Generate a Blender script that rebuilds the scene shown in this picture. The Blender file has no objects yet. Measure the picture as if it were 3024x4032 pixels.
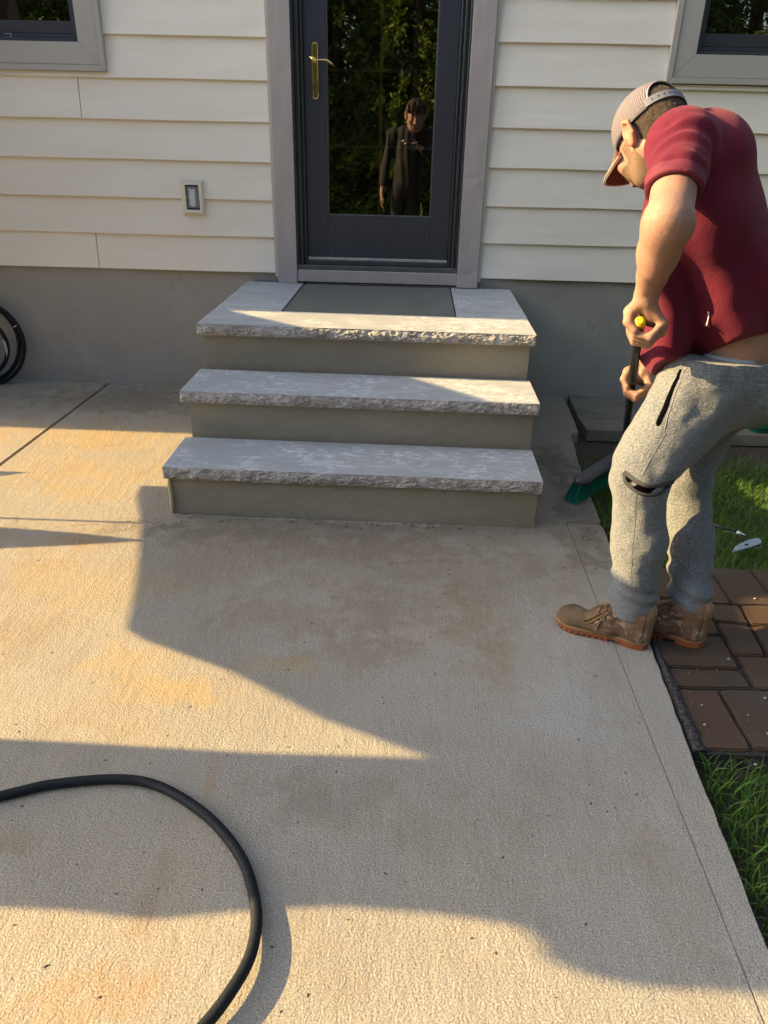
import bpy, bmesh, math, random
import numpy as np
from mathutils import Vector, Matrix
R = math.radians
PI = math.pi
sc = bpy.context.scene
COL = sc.collection

# ---------------------------------------------------------------- camera
cam_d = bpy.data.cameras.new("camera")
cam = bpy.data.objects.new("camera", cam_d)
COL.objects.link(cam)
YAW, PIT, ROL = -0.0253873, -0.4648122, 0.0232570
fw = Vector((math.sin(YAW) * math.cos(PIT), math.cos(YAW) * math.cos(PIT), math.sin(PIT)))
r0 = fw.cross(Vector((0, 0, 1))).normalized()
u0 = r0.cross(fw)
rt = r0 * math.cos(ROL) + u0 * math.sin(ROL)
up = u0 * math.cos(ROL) - r0 * math.sin(ROL)
CAM = Vector((1.0993, -4.4597, 1.4033))
m = Matrix((rt, up, -fw)).transposed().to_4x4()
m.translation = CAM
cam.matrix_world = m
cam_d.sensor_fit = 'VERTICAL'
cam_d.sensor_height = 36.0
cam_d.lens = 2940.0 / 4032.0 * 36.0
cam_d.clip_start = 0.01
cam_d.clip_end = 600
sc.camera = cam

# ---------------------------------------------------------------- world, sun, exposure
SUN_EL = R(24.0)
TOSUN = Vector((-math.cos(SUN_EL), 0.01, math.sin(SUN_EL))).normalized()
w = bpy.data.worlds.new("World")
sc.world = w
w.use_nodes = True
nt = w.node_tree
nt.nodes.clear()
o_ = nt.nodes.new("ShaderNodeOutputWorld")
bg = nt.nodes.new("ShaderNodeBackground")
sky = nt.nodes.new("ShaderNodeTexSky")
sky.sky_type = 'NISHITA'
sky.sun_disc = False
sky.sun_elevation = SUN_EL
sky.sun_rotation = R(-90)
sky.air_density = 1.0
sky.dust_density = 2.5
sky.ozone_density = 1.0
hs = nt.nodes.new("ShaderNodeHueSaturation")
hs.inputs["Saturation"].default_value = 0.78
nt.links.new(sky.outputs[0], hs.inputs["Color"])
nt.links.new(hs.outputs[0], bg.inputs[0])
bg.inputs[1].default_value = 0.128
nt.links.new(bg.outputs[0], o_.inputs[0])

sun_d = bpy.data.lights.new("sun", 'SUN')
sun_d.energy = 5.0
sun_d.angle = R(0.45)
sun_d.color = (1.0, 0.70, 0.30)
sun = bpy.data.objects.new("sun", sun_d)
COL.objects.link(sun)
sun.rotation_euler = TOSUN.to_track_quat('Z', 'Y').to_euler()
sun.location = (-6, 0, 6)

sc.view_settings.view_transform = 'Standard'
sc.view_settings.look = 'None'
sc.view_settings.gamma = 1.0
sc.view_settings.use_curve_mapping = False
sc.view_settings.exposure = 1.57

# ---------------------------------------------------------------- helpers
def tag(o, label=None, cat=None, group=None, kind=None):
    if label: o['label'] = label
    if cat: o['category'] = cat
    if group: o['group'] = group
    if kind: o['kind'] = kind
    return o

def empty(name, loc=(0, 0, 0), label=None, cat=None, group=None, rot=None, parent=None):
    o = bpy.data.objects.new(name, None)
    o.empty_display_size = 0.1
    COL.objects.link(o)
    o.location = loc
    if rot: o.rotation_euler = rot
    if parent: o.parent = parent
    tag(o, label, cat, group)
    return o

def mobj(name, V, F, mat, parent=None, smooth=False, loc=None, kind=None):
    me = bpy.data.meshes.new(name)
    me.from_pydata([tuple(v) for v in V] if not isinstance(V, np.ndarray) else V.tolist(), [], F if not isinstance(F, np.ndarray) else F.tolist())
    me.update()
    if smooth:
        me.shade_smooth()
    if mat is not None:
        me.materials.append(mat)
    o = bpy.data.objects.new(name, me)
    COL.objects.link(o)
    if parent is not None: o.parent = parent
    if loc is not None: o.location = loc
    if kind: o['kind'] = kind
    return o

def bmobj(name, bm, mat, parent=None, smooth=False, kind=None, loc=None):
    me = bpy.data.meshes.new(name)
    bm.normal_update()
    bm.to_mesh(me)
    bm.free()
    if smooth: me.shade_smooth()
    if mat is not None: me.materials.append(mat)
    o = bpy.data.objects.new(name, me)
    COL.objects.link(o)
    if parent is not None: o.parent = parent
    if loc is not None: o.location = loc
    if kind: o['kind'] = kind
    return o

def box(name, x0, x1, y0, y1, z0, z1, mat, parent=None, bev=0.0, kind=None, seg=1):
    bm = bmesh.new()
    vs = [bm.verts.new(p) for p in ((x0, y0, z0), (x1, y0, z0), (x1, y1, z0), (x0, y1, z0), (x0, y0, z1), (x1, y0, z1), (x1, y1, z1), (x0, y1, z1))]
    for f in ((0, 3, 2, 1), (4, 5, 6, 7), (0, 1, 5, 4), (1, 2, 6, 5), (2, 3, 7, 6), (3, 0, 4, 7)):
        bm.faces.new([vs[i] for i in f])
    if bev > 0:
        bmesh.ops.bevel(bm, geom=bm.edges[:], offset=bev, segments=seg, affect='EDGES')
    return bmobj(name, bm, mat, parent, kind=kind)

def prism(name, poly, axis, a, b, mat, parent=None, bev=0.0, kind=None):
    """poly in the two other axes (in x,y,z order) extruded along axis from a to b"""
    bm = bmesh.new()
    def P(q, t):
        if axis == 'z': return (q[0], q[1], t)
        if axis == 'y': return (q[0], t, q[1])
        return (t, q[0], q[1])
    A = [bm.verts.new(P(q, a)) for q in poly]
    B = [bm.verts.new(P(q, b)) for q in poly]
    n = len(poly)
    bm.faces.new(A); bm.faces.new(B[::-1])
    for i in range(n):
        bm.faces.new((A[i], B[i], B[(i + 1) % n], A[(i + 1) % n]))
    bmesh.ops.recalc_face_normals(bm, faces=bm.faces[:])
    if bev > 0:
        bmesh.ops.bevel(bm, geom=bm.edges[:], offset=bev, segments=2, affect='EDGES')
    return bmobj(name, bm, mat, parent, kind=kind)

def catmull(P, n=8, closed=False):
    P = [Vector(p) for p in P]
    out = []
    N = len(P)
    rng = range(N) if closed else range(N - 1)
    for i in rng:
        if closed:
            a, b, c, d = P[(i - 1) % N], P[i], P[(i + 1) % N], P[(i + 2) % N]
        else:
            a, b, c, d = P[max(i - 1, 0)], P[i], P[i + 1], P[min(i + 2, N - 1)]
        for k in range(n):
            t = k / n
            out.append(0.5 * ((2 * b) + (c - a) * t + (2 * a - 5 * b + 4 * c - d) * t * t + (3 * b - a - 3 * c + d) * t ** 3))
    if not closed: out.append(P[-1])
    return out

def tube(path, rad, seg=12, closed=False, V=None, F=None, flat=1.0):
    """sweep; rad is a number or list. Appends to V,F"""
    if V is None: V, F = [], []
    n = len(path)
    path = [Vector(p) for p in path]
    prev = None
    base = len(V)
    for i, p in enumerate(path):
        if closed: t = path[(i + 1) % n] - path[(i - 1) % n]
        else: t = path[min(i + 1, n - 1)] - path[max(i - 1, 0)]
        t.normalize()
        if prev is None:
            a = Vector((0, 0, 1)) if abs(t.z) < 0.9 else Vector((1, 0, 0))
            nn = t.cross(a).normalized()
        else:
            nn = (prev - t * prev.dot(t)).normalized()
        prev = nn
        bb = t.cross(nn)
        r = rad[i] if hasattr(rad, '__len__') else rad
        for k in range(seg):
            a = 2 * PI * k / seg
            V.append(p + nn * (r * math.cos(a)) + bb * (r * math.sin(a) * flat))
    for i in range(n if closed else n - 1):
        for k in range(seg):
            a = base + i * seg + k; b = base + i * seg + (k + 1) % seg
            j = (i + 1) % n
            c = base + j * seg + (k + 1) % seg; d = base + j * seg + k
            F.append((a, b, c, d))
    if not closed:
        F.append(tuple(base + k for k in range(seg))[::-1])
        F.append(tuple(base + (n - 1) * seg + k for k in range(seg)))
    return V, F

# ---------------------------------------------------------------- materials
class Mat:
    def __init__(s, name, rough=0.6, spec=0.5):
        s.m = bpy.data.materials.new(name)
        s.m.use_nodes = True
        s.n = s.m.node_tree.nodes
        s.l = s.m.node_tree.links
        s.b = s.n["Principled BSDF"]
        s.b.inputs["Roughness"].default_value = rough
        s.b.inputs["Specular IOR Level"].default_value = spec
        s.tc = s.n.new("ShaderNodeTexCoord")
        s.co = s.tc.outputs["Object"]
        s.h = None
    def mapping(s, scale=(1, 1, 1), loc=(0, 0, 0), rot=(0, 0, 0), src=None):
        mp = s.n.new("ShaderNodeMapping")
        mp.inputs["Scale"].default_value = scale
        mp.inputs["Location"].default_value = loc
        mp.inputs["Rotation"].default_value = rot
        s.l.new(src or s.co, mp.inputs[0])
        return mp.outputs[0]
    def noise(s, scale, det=3, rough=0.55, co=None, dist=0.0, out=0):
        t = s.n.new("ShaderNodeTexNoise")
        t.inputs["Scale"].default_value = scale
        t.inputs["Detail"].default_value = det
        t.inputs["Roughness"].default_value = rough
        t.inputs["Distortion"].default_value = dist
        s.l.new(co or s.co, t.inputs["Vector"])
        return t.outputs[out]
    def voro(s, scale, co=None, feature='F1', out=0, rnd=1.0):
        t = s.n.new("ShaderNodeTexVoronoi")
        t.feature = feature
        t.inputs["Scale"].default_value = scale
        t.inputs["Randomness"].default_value = rnd
        s.l.new(co or s.co, t.inputs["Vector"])
        return t.outputs[out]
    def wave(s, scale, dist=0.0, det=0, dscale=1.0, co=None, dirn='X'):
        t = s.n.new("ShaderNodeTexWave")
        t.bands_direction = dirn
        t.inputs["Scale"].default_value = scale
        t.inputs["Distortion"].default_value = dist
        t.inputs["Detail"].default_value = det
        t.inputs["Detail Scale"].default_value = dscale
        s.l.new(co or s.co, t.inputs["Vector"])
        return t.outputs[1]
    def ramp(s, f, stops):
        t = s.n.new("ShaderNodeValToRGB")
        e = t.color_ramp.elements
        while len(e) < len(stops): e.new(0.5)
        for i, (p, c) in enumerate(stops):
            e[i].position = p
            e[i].color = (c, c, c, 1) if not hasattr(c, '__len__') else (*c, 1)
        s.l.new(f, t.inputs[0])
        return t.outputs[0]
    def math(s, op, a, b=None, clamp=False):
        t = s.n.new("ShaderNodeMath"); t.operation = op; t.use_clamp = clamp
        for i, v in enumerate((a, b)):
            if v is None: continue
            if hasattr(v, 'links'): s.l.new(v, t.inputs[i])
            else: t.inputs[i].default_value = v
        return t.outputs[0]
    def mix(s, f, a, b, mode='MIX'):
        t = s.n.new("ShaderNodeMix"); t.data_type = 'RGBA'; t.blend_type = mode
        def put(sock, v):
            if hasattr(v, 'links'): s.l.new(v, sock)
            elif hasattr(v, '__len__'): sock.default_value = (*v, 1)
            else: sock.default_value = v
        put(t.inputs[0], f); put(t.inputs[6], a); put(t.inputs[7], b)
        return t.outputs[2]
    def xyz(s, src=None):
        t = s.n.new("ShaderNodeSeparateXYZ"); s.l.new(src or s.co, t.inputs[0]); return t.outputs
    def color(s, c):
        if hasattr(c, 'links'): s.l.new(c, s.b.inputs["Base Color"])
        else: s.b.inputs["Base Color"].default_value = (*c, 1)
        return s
    def rough(s, v):
        if hasattr(v, 'links'): s.l.new(v, s.b.inputs["Roughness"])
        else: s.b.inputs["Roughness"].default_value = v
        return s
    def bump(s, h, dist=0.002, strength=1.0):
        t = s.n.new("ShaderNodeBump")
        t.inputs["Distance"].default_value = dist
        t.inputs["Strength"].default_value = strength
        s.l.new(h, t.inputs["Height"])
        if s.h is not None: s.l.new(s.h, t.inputs["Normal"])
        s.h = t.outputs[0]
        s.l.new(s.h, s.b.inputs["Normal"])
        return s
    def rand(s):
        t = s.n.new("ShaderNodeObjectInfo"); return t.outputs["Random"]

def simple(name, col, rough=0.5, metal=0.0, var=0.0, vs=20, bump=0.0, bs=200, spec=0.5):
    k = Mat(name, rough, spec)
    if var > 0:
        k.color(k.mix(k.noise(vs, 4), tuple(c * (1 - var) for c in col), tuple(min(c * (1 + var), 1) for c in col)))
    else: k.color(col)
    if bump > 0: k.bump(k.noise(bs, 3), bump)
    k.b.inputs["Metallic"].default_value = metal
    return k.m

MT = {}
# patio concrete: beige grey cement, ochre and rust stains, trowelled pebbly skin
PATIO_MARKS = [(0.6, -1.90, .9, .10, (0.20, 0.165, 0.115), .6), (-0.45, -0.30, .8, .30, (0.25, 0.205, 0.145), .6), (1.08, -2.35, .26, .26, (0.26, 0.215, 0.155), .42), (0.98, -2.62, .24, .12, (0.30, 0.23, 0.155), .4), (1.25, -2.15, .26, .14, (0.28, 0.24, 0.18), .38),  # dark marks by the steps and wall paint shade into the concrete
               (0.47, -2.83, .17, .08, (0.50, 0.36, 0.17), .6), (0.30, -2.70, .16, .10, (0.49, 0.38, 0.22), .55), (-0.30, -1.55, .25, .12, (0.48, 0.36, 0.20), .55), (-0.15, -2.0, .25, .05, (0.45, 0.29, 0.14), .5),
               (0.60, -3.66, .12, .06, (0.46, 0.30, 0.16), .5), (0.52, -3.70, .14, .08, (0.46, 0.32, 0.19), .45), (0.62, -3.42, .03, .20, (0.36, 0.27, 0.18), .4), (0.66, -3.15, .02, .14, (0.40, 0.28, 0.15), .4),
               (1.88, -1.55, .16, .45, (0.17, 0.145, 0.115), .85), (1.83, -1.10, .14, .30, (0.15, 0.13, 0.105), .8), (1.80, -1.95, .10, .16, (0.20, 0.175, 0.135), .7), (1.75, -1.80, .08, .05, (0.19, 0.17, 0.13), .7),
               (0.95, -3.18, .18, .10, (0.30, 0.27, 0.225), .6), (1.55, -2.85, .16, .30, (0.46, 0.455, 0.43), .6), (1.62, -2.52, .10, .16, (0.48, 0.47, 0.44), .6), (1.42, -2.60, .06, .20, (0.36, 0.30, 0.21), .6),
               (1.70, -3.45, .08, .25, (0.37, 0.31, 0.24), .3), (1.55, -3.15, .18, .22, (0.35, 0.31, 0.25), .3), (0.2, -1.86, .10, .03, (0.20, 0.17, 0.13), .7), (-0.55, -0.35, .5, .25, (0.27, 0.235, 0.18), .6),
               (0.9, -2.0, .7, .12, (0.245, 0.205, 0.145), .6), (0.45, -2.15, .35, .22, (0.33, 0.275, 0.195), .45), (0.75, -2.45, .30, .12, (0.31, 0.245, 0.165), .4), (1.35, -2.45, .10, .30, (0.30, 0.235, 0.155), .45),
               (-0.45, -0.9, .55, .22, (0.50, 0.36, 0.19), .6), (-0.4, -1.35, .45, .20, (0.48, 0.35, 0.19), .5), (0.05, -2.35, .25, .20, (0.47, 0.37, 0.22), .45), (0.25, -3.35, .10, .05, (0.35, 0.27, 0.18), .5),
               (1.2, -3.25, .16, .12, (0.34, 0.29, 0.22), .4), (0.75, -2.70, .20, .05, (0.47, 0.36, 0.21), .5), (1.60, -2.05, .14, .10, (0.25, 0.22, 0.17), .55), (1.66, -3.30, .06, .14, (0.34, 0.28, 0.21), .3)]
def patio_mat():
    k = Mat("patio_concrete", 0.78, 0.3)
    X = k.xyz()
    MN = k.noise(11, 9, 0.72, dist=0.5)
    big = k.ramp(k.noise(1.1, 4, 0.6), [(0.35, 0.0), (0.65, 1.0)])
    c = k.mix(big, (0.385, 0.355, 0.30), (0.435, 0.385, 0.30))
    # cleaner grey area to the right
    gx = k.math('ADD', X[0], k.math('MULTIPLY', k.math('SUBTRACT', k.noise(2.2, 3), 0.5), 1.6))
    gm = k.ramp(gx, [(0.30, 0.0), (1.0, 1.0)])
    gmr = k.n.new("ShaderNodeMapRange"); gmr.inputs[1].default_value = 0.5; gmr.inputs[2].default_value = 1.9
    k.l.new(gx, gmr.inputs[0])
    c = k.mix(gmr.outputs[0], c, (0.41, 0.395, 0.36))
    # ochre stains, stronger to the left
    st = k.ramp(k.noise(2.6, 6, 0.62, dist=0.4), [(0.50, 0.0), (0.68, 1.0)])
    lf = k.n.new("ShaderNodeMapRange"); lf.inputs[1].default_value = 1.2; lf.inputs[2].default_value = -0.2
    k.l.new(X[0], lf.inputs[0])
    st2 = k.math('MULTIPLY', st, k.math('MAXIMUM', lf.outputs[0], 0.22))
    c = k.mix(k.math('MULTIPLY', st2, 0.75), c, (0.45, 0.325, 0.17))
    # brown dirty drag marks
    dm = k.ramp(k.noise(3.4, 6, 0.65, co=k.mapping((1.0, 0.55, 1), (3.1, 1.7, 0), (0, 0, 0.5))), [(0.52, 0.0), (0.72, 1.0)])
    c = k.mix(k.math('MULTIPLY', dm, 0.45), c, (0.25, 0.205, 0.15))
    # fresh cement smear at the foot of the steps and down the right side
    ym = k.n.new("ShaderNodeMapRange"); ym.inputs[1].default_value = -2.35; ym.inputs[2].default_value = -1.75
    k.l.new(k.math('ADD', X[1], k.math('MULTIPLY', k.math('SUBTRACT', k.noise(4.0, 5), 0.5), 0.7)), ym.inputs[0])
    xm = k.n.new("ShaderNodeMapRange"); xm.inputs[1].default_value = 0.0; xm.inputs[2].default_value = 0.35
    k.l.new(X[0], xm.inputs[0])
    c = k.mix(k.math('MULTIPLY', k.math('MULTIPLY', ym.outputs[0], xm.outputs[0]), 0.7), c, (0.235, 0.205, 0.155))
    # pale scuffs
    pl = k.ramp(k.noise(7.0, 8, 0.7, dist=0.6), [(0.56, 0.0), (0.66, 1.0)])
    pf = k.ramp(k.noise(95, 5, 0.7, dist=1.0), [(0.50, 0.0), (0.60, 1.0)])
    c = k.mix(k.math('MULTIPLY', k.math('MULTIPLY', pf, k.ramp(k.noise(3.2, 4, 0.6), [(0.42, 0.0), (0.62, 1.0)])), 0.34), c, (0.53, 0.51, 0.47))
    c = k.mix(k.math('MULTIPLY', pl, 0.35), c, (0.47, 0.455, 0.425))
    # placed stains and painted shade: (x, y, rx, ry, colour, amount)
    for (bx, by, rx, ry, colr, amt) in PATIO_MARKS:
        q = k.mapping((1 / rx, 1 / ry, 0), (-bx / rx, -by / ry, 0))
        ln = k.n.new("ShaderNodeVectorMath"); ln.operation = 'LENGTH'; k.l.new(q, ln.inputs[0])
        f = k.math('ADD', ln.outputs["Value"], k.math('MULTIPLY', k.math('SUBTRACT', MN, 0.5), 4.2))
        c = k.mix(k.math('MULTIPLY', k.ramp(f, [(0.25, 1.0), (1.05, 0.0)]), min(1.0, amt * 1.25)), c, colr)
    # fine grain and pits
    g = k.noise(260, 3, 0.6)
    c = k.mix(k.ramp(g, [(0.35, 0.75), (0.60, 0.0)]), c, (0.18, 0.15, 0.11))
    sp = k.ramp(k.voro(70, feature='F1'), [(0.06, 1.0), (0.11, 0.0)])
    spm = k.ramp(k.noise(9, 2), [(0.56, 0.0), (0.62, 1.0)])
    c = k.mix(k.math('MULTIPLY', k.math('MULTIPLY', sp, spm), 0.7), c, (0.12, 0.10, 0.08))
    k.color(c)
    h1 = k.noise(190, 4, 0.62, dist=0.4)
    h2 = k.noise(58, 4, 0.6, co=k.mapping((1, 0.6, 1), rot=(0, 0, 0.5)), dist=0.5)
    rough = k.ramp(k.noise(1.7, 3), [(0.3, 0.55), (0.7, 1.0)])
    hh = k.math('MULTIPLY', k.math('ADD', k.math('MULTIPLY', h1, 0.75), k.math('MULTIPLY', h2, 0.55)), rough)
    k.bump(hh, 0.0062, 1.0)
    k.bump(k.noise(26, 4, 0.6, co=k.mapping((1, 0.22, 1), rot=(0, 0, -0.25))), 0.004, 0.6)
    k.bump(k.noise(3.0, 2), 0.012, 0.6)
    return k.m
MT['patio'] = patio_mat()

def tread_mat():
    k = Mat("limestone", 0.55, 0.4)
    rv = k.rand()
    mp = k.n.new("ShaderNodeVectorMath"); mp.operation = 'ADD'
    cb = k.n.new("ShaderNodeCombineXYZ")
    k.l.new(k.math('MULTIPLY', rv, 37.0), cb.inputs[0]); k.l.new(k.math('MULTIPLY', rv, 91.0), cb.inputs[1])
    k.l.new(k.co, mp.inputs[0]); k.l.new(cb.outputs[0], mp.inputs[1])
    co = mp.outputs[0]
    c = k.mix(k.noise(3.5, 4, 0.6, co=co), (0.345, 0.365, 0.38), (0.43, 0.447, 0.455))
    mot = k.ramp(k.noise(30, 5, 0.62, co=k.mapping((0.8, 1.5, 1), src=co), dist=0.7), [(0.48, 0.0), (0.60, 1.0)])
    msk = k.ramp(k.noise(4.2, 3, 0.6, co=co), [(0.38, 0.0), (0.60, 1.0)])
    c = k.mix(k.math('MULTIPLY', k.math('MULTIPLY', mot, msk), 0.9), c, (0.66, 0.70, 0.74))
    wp = k.ramp(k.noise(9, 5, 0.6, co=k.mapping((0.35, 1.6, 1), src=co)), [(0.52, 0.0), (0.7, 1.0)])
    c = k.mix(k.math('MULTIPLY', wp, 0.6), c, (0.60, 0.625, 0.635))
    c = k.mix(k.ramp(k.noise(230, 2), [(0.35, 0.25), (0.6, 0.0)]), c, (0.25, 0.25, 0.24))
    k.color(c)
    k.bump(k.noise(60, 4, 0.6), 0.0012)
    k.rough(k.ramp(mot, [(0.0, 0.55), (1.0, 0.7)]))
    return k.m
MT['tread'] = tread_mat()

def rock_mat():
    k = Mat("split_limestone", 0.8, 0.3)
    c = k.mix(k.ramp(k.noise(14, 5, 0.7), [(0.38, 0.0), (0.62, 1.0)]), (0.27, 0.262, 0.255), (0.50, 0.49, 0.475))
    c = k.mix(k.ramp(k.noise(90, 3), [(0.35, 0.5), (0.6, 0.0)]), c, (0.17, 0.15, 0.13))
    k.color(c)
    k.bump(k.noise(70, 5, 0.65), 0.006)
    return k.m
MT['rock'] = rock_mat()

def parge_mat(name, a, b, bumpd=0.002):
    k = Mat(name, 0.85, 0.25)
    c = k.mix(k.ramp(k.noise(2.2, 5, 0.6, co=k.mapping((0.5, 1, 2.2))), [(0.35, 0.0), (0.68, 1.0)]), a, b)
    c = k.mix(k.ramp(k.noise(180, 3), [(0.35, 0.35), (0.6, 0.0)]), c, tuple(v * 0.6 for v in a))
    k.color(c)
    k.bump(k.noise(38, 5, 0.6, co=k.mapping((0.35, 1, 1.5))), bumpd)
    k.bump(k.noise(220, 2), 0.0008)
    return k.m
MT['riser'] = parge_mat("fresh_parge", (0.235, 0.222, 0.178), (0.325, 0.308, 0.252), 0.0025)
MT['landing'] = parge_mat("wet_cement", (0.135, 0.145, 0.135), (0.18, 0.19, 0.175), 0.003)

def found_mat():
    k = Mat("painted_parge", 0.7, 0.35)
    c = k.mix(k.ramp(k.noise(1.6, 4), [(0.35, 0.0), (0.65, 1.0)]), (0.295, 0.286, 0.268), (0.35, 0.333, 0.305))
    X = k.xyz()
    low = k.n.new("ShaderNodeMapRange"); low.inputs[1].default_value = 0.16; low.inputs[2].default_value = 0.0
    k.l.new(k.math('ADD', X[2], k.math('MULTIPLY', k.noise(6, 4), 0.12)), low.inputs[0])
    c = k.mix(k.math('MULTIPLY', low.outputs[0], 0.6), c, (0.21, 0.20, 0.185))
    chip = k.ramp(k.noise(30, 5, 0.7, co=k.mapping((0.7, 1, 1.2))), [(0.70, 0.0), (0.72, 1.0)])
    c = k.mix(k.math('MULTIPLY', chip, 0.6), c, (0.10, 0.09, 0.085))
    k.color(c)
    flake = k.ramp(k.noise(11, 7, 0.72, dist=0.8), [(0.54, 0.0), (0.60, 1.0)])
    k.bump(k.math('MULTIPLY', flake, k.ramp(k.noise(3, 3), [(0.45, 0.0), (0.60, 1.0)])), 0.0016)
    k.bump(k.noise(60, 4), 0.0010)
    k.bump(k.noise(4, 2), 0.012, 0.5)
    return k.m
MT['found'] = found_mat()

def siding_mat():
    k = Mat("vinyl_siding", 0.5, 0.35)
    rv = k.rand()
    c = k.mix(rv, (0.785, 0.755, 0.68), (0.81, 0.78, 0.705))
    c = k.mix(k.ramp(k.noise(3, 4, co=k.mapping((1, 1, 3))), [(0.4, 0.0), (0.8, 0.5)]), c, (0.71, 0.675, 0.585))
    c = k.mix(k.ramp(k.voro(14), [(0.02, 0.6), (0.035, 0.0)]), c, (0.42, 0.38, 0.30))
    k.color(c)
    k.bump(k.noise(5.0, 2, co=k.mapping((0.35, 1, 1.4))), 0.02, 0.5)
    k.bump(k.noise(60, 3, co=k.mapping((0.08, 1, 1.6))), 0.0006)
    return k.m
MT['siding'] = siding_mat()

def trim_mat():
    k = Mat("coil_trim", 0.45, 0.4)
    c = k.mix(k.ramp(k.noise(5, 4, co=k.mapping((2, 1, 0.4))), [(0.35, 0.0), (0.7, 1.0)]), (0.35, 0.325, 0.325), (0.40, 0.37, 0.365))
    k.color(c)
    k.bump(k.noise(9, 3, co=k.mapping((1.5, 1, 0.5))), 0.006, 0.6)
    return k.m
MT['trim'] = trim_mat()
MT['wtrim'] = simple("window_trim", (0.40, 0.385, 0.36), 0.45, var=0.06, vs=6)
MT['jchan'] = simple("channel_trim", (0.46, 0.45, 0.42), 0.5, var=0.05)

def door_mat():
    k = Mat("door_paint", 0.42, 0.45)
    c = k.mix(k.noise(3, 4), (0.028, 0.034, 0.048), (0.036, 0.043, 0.058))
    X = k.xyz()
    low = k.n.new("ShaderNodeMapRange"); low.inputs[1].default_value = 1.0; low.inputs[2].default_value = 0.78
    k.l.new(X[2], low.inputs[0])
    scr = k.ramp(k.noise(26, 8, 0.8, co=k.mapping((1, 1, 0.35), (0, 0, 0), (0, 0.2, 0)), dist=1.2), [(0.66, 0.0), (0.70, 1.0)])
    c = k.mix(k.math('MULTIPLY', k.math('MULTIPLY', scr, low.outputs[0]), 0.35), c, (0.25, 0.26, 0.28))
    k.color(c)
    k.bump(k.noise(200, 2), 0.0004)
    return k.m
MT['door'] = door_mat()
MT['jamb'] = simple("jamb_paint", (0.04, 0.047, 0.055), 0.4, var=0.15)
MT['dark'] = simple("dark_interior", (0.012, 0.012, 0.014), 0.9)
MT['brass'] = simple("polished_brass", (0.92, 0.70, 0.28), 0.2, 1.0)
MT['alu'] = simple("worn_aluminium", (0.45, 0.43, 0.43), 0.5, 0.5, var=0.4, vs=30)
MT['muntin'] = simple("muntin", (0.55, 0.42, 0.20), 0.5, 0.3)
MT['muntin2'] = simple("muntin_grey", (0.30, 0.29, 0.25), 0.5)

def glass_mat():
    m_ = bpy.data.materials.new("coated_glass")
    m_.use_nodes = True
    n = m_.node_tree.nodes; l = m_.node_tree.links
    n.clear()
    out = n.new("ShaderNodeOutputMaterial")
    mixn = n.new("ShaderNodeMixShader")
    tr = n.new("ShaderNodeBsdfTransparent"); tr.inputs[0].default_value = (0.72, 0.74, 0.72, 1)
    gl = n.new("ShaderNodeBsdfGlossy"); gl.inputs[0].default_value = (0.95, 0.95, 0.92, 1); gl.inputs[1].default_value = 0.0
    fr = n.new("ShaderNodeFresnel"); fr.inputs[0].default_value = 2.3
    l.new(fr.outputs[0], mixn.inputs[0]); l.new(tr.outputs[0], mixn.inputs[1]); l.new(gl.outputs[0], mixn.inputs[2])
    l.new(mixn.outputs[0], out.inputs[0])
    return m_
MT['glass'] = glass_mat()
MT['rubber'] = None
def rubber_mat():
    k = Mat("hose_rubber", 0.6, 0.22)
    k.color(k.mix(k.ramp(k.noise(60, 6, 0.75), [(0.58, 0.0), (0.72, 0.5)]), k.mix(k.noise(25, 4), (0.005, 0.008, 0.013), (0.011, 0.015, 0.021)), (0.10, 0.09, 0.075)))
    k.bump(k.noise(320, 3, 0.7), 0.0012)
    k.rough(k.ramp(k.noise(30, 3), [(0.3, 0.5), (0.7, 0.7)]))
    return k.m
MT['rubber'] = rubber_mat()
def paver_mat():
    k = Mat("clay_paver", 0.62, 0.4)
    rv = k.rand()
    c = k.mix(rv, (0.092, 0.050, 0.027), (0.050, 0.038, 0.027))
    c = k.mix(k.ramp(k.noise(9, 5, 0.65), [(0.4, 0.0), (0.7, 0.8)]), c, (0.085, 0.050, 0.028))
    c = k.mix(k.ramp(k.noise(240, 3, 0.7), [(0.3, 0.6), (0.55, 0.0)]), c, (0.03, 0.025, 0.02))
    c = k.mix(k.ramp(k.voro(120), [(0.06, 0.4), (0.10, 0.0)]), c, (0.13, 0.105, 0.08))
    c = k.mix(k.math('MULTIPLY', k.ramp(k.noise(5, 6, 0.7), [(0.48, 0.0), (0.68, 1.0)]), 0.55), c, (0.075, 0.066, 0.058))
    k.color(c)
    k.bump(k.noise(170, 4, 0.6), 0.0022)
    k.bump(k.noise(12, 2), 0.006, 0.6)
    return k.m
MT['paver'] = paver_mat()
MT['soil'] = simple("soil", (0.055, 0.040, 0.028), 0.95, var=0.5, vs=30, bump=0.012, bs=60)
MT['polysand'] = simple("joint_sand", (0.030, 0.027, 0.026), 0.9, var=0.5, vs=60, bump=0.004, bs=150)
def sand2():
    k = Mat("mortar_edge", 0.9, 0.3)
    c = k.mix(k.ramp(k.noise(90, 5, 0.75), [(0.42, 0.0), (0.62, 1.0)]), (0.025, 0.023, 0.025), (0.10, 0.092, 0.092))
    k.color(c); k.bump(k.noise(120, 5, 0.7), 0.006)
    return k.m
MT['mortar'] = sand2()
# ================================================================ GROUND
def slab(name, poly, z0, z1, mat, bev=0.006):
    o = prism(name, poly, 'z', z0, z1, mat, bev=bev)
    return tag(o, kind='structure')

rng = random.Random(5)
earth = mobj('ground', [(-150, -150, -0.13), (150, -150, -0.13), (150, 150, -0.13), (-150, 150, -0.13)], [(0, 1, 2, 3)], MT['soil'])
tag(earth, kind='structure')
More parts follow.
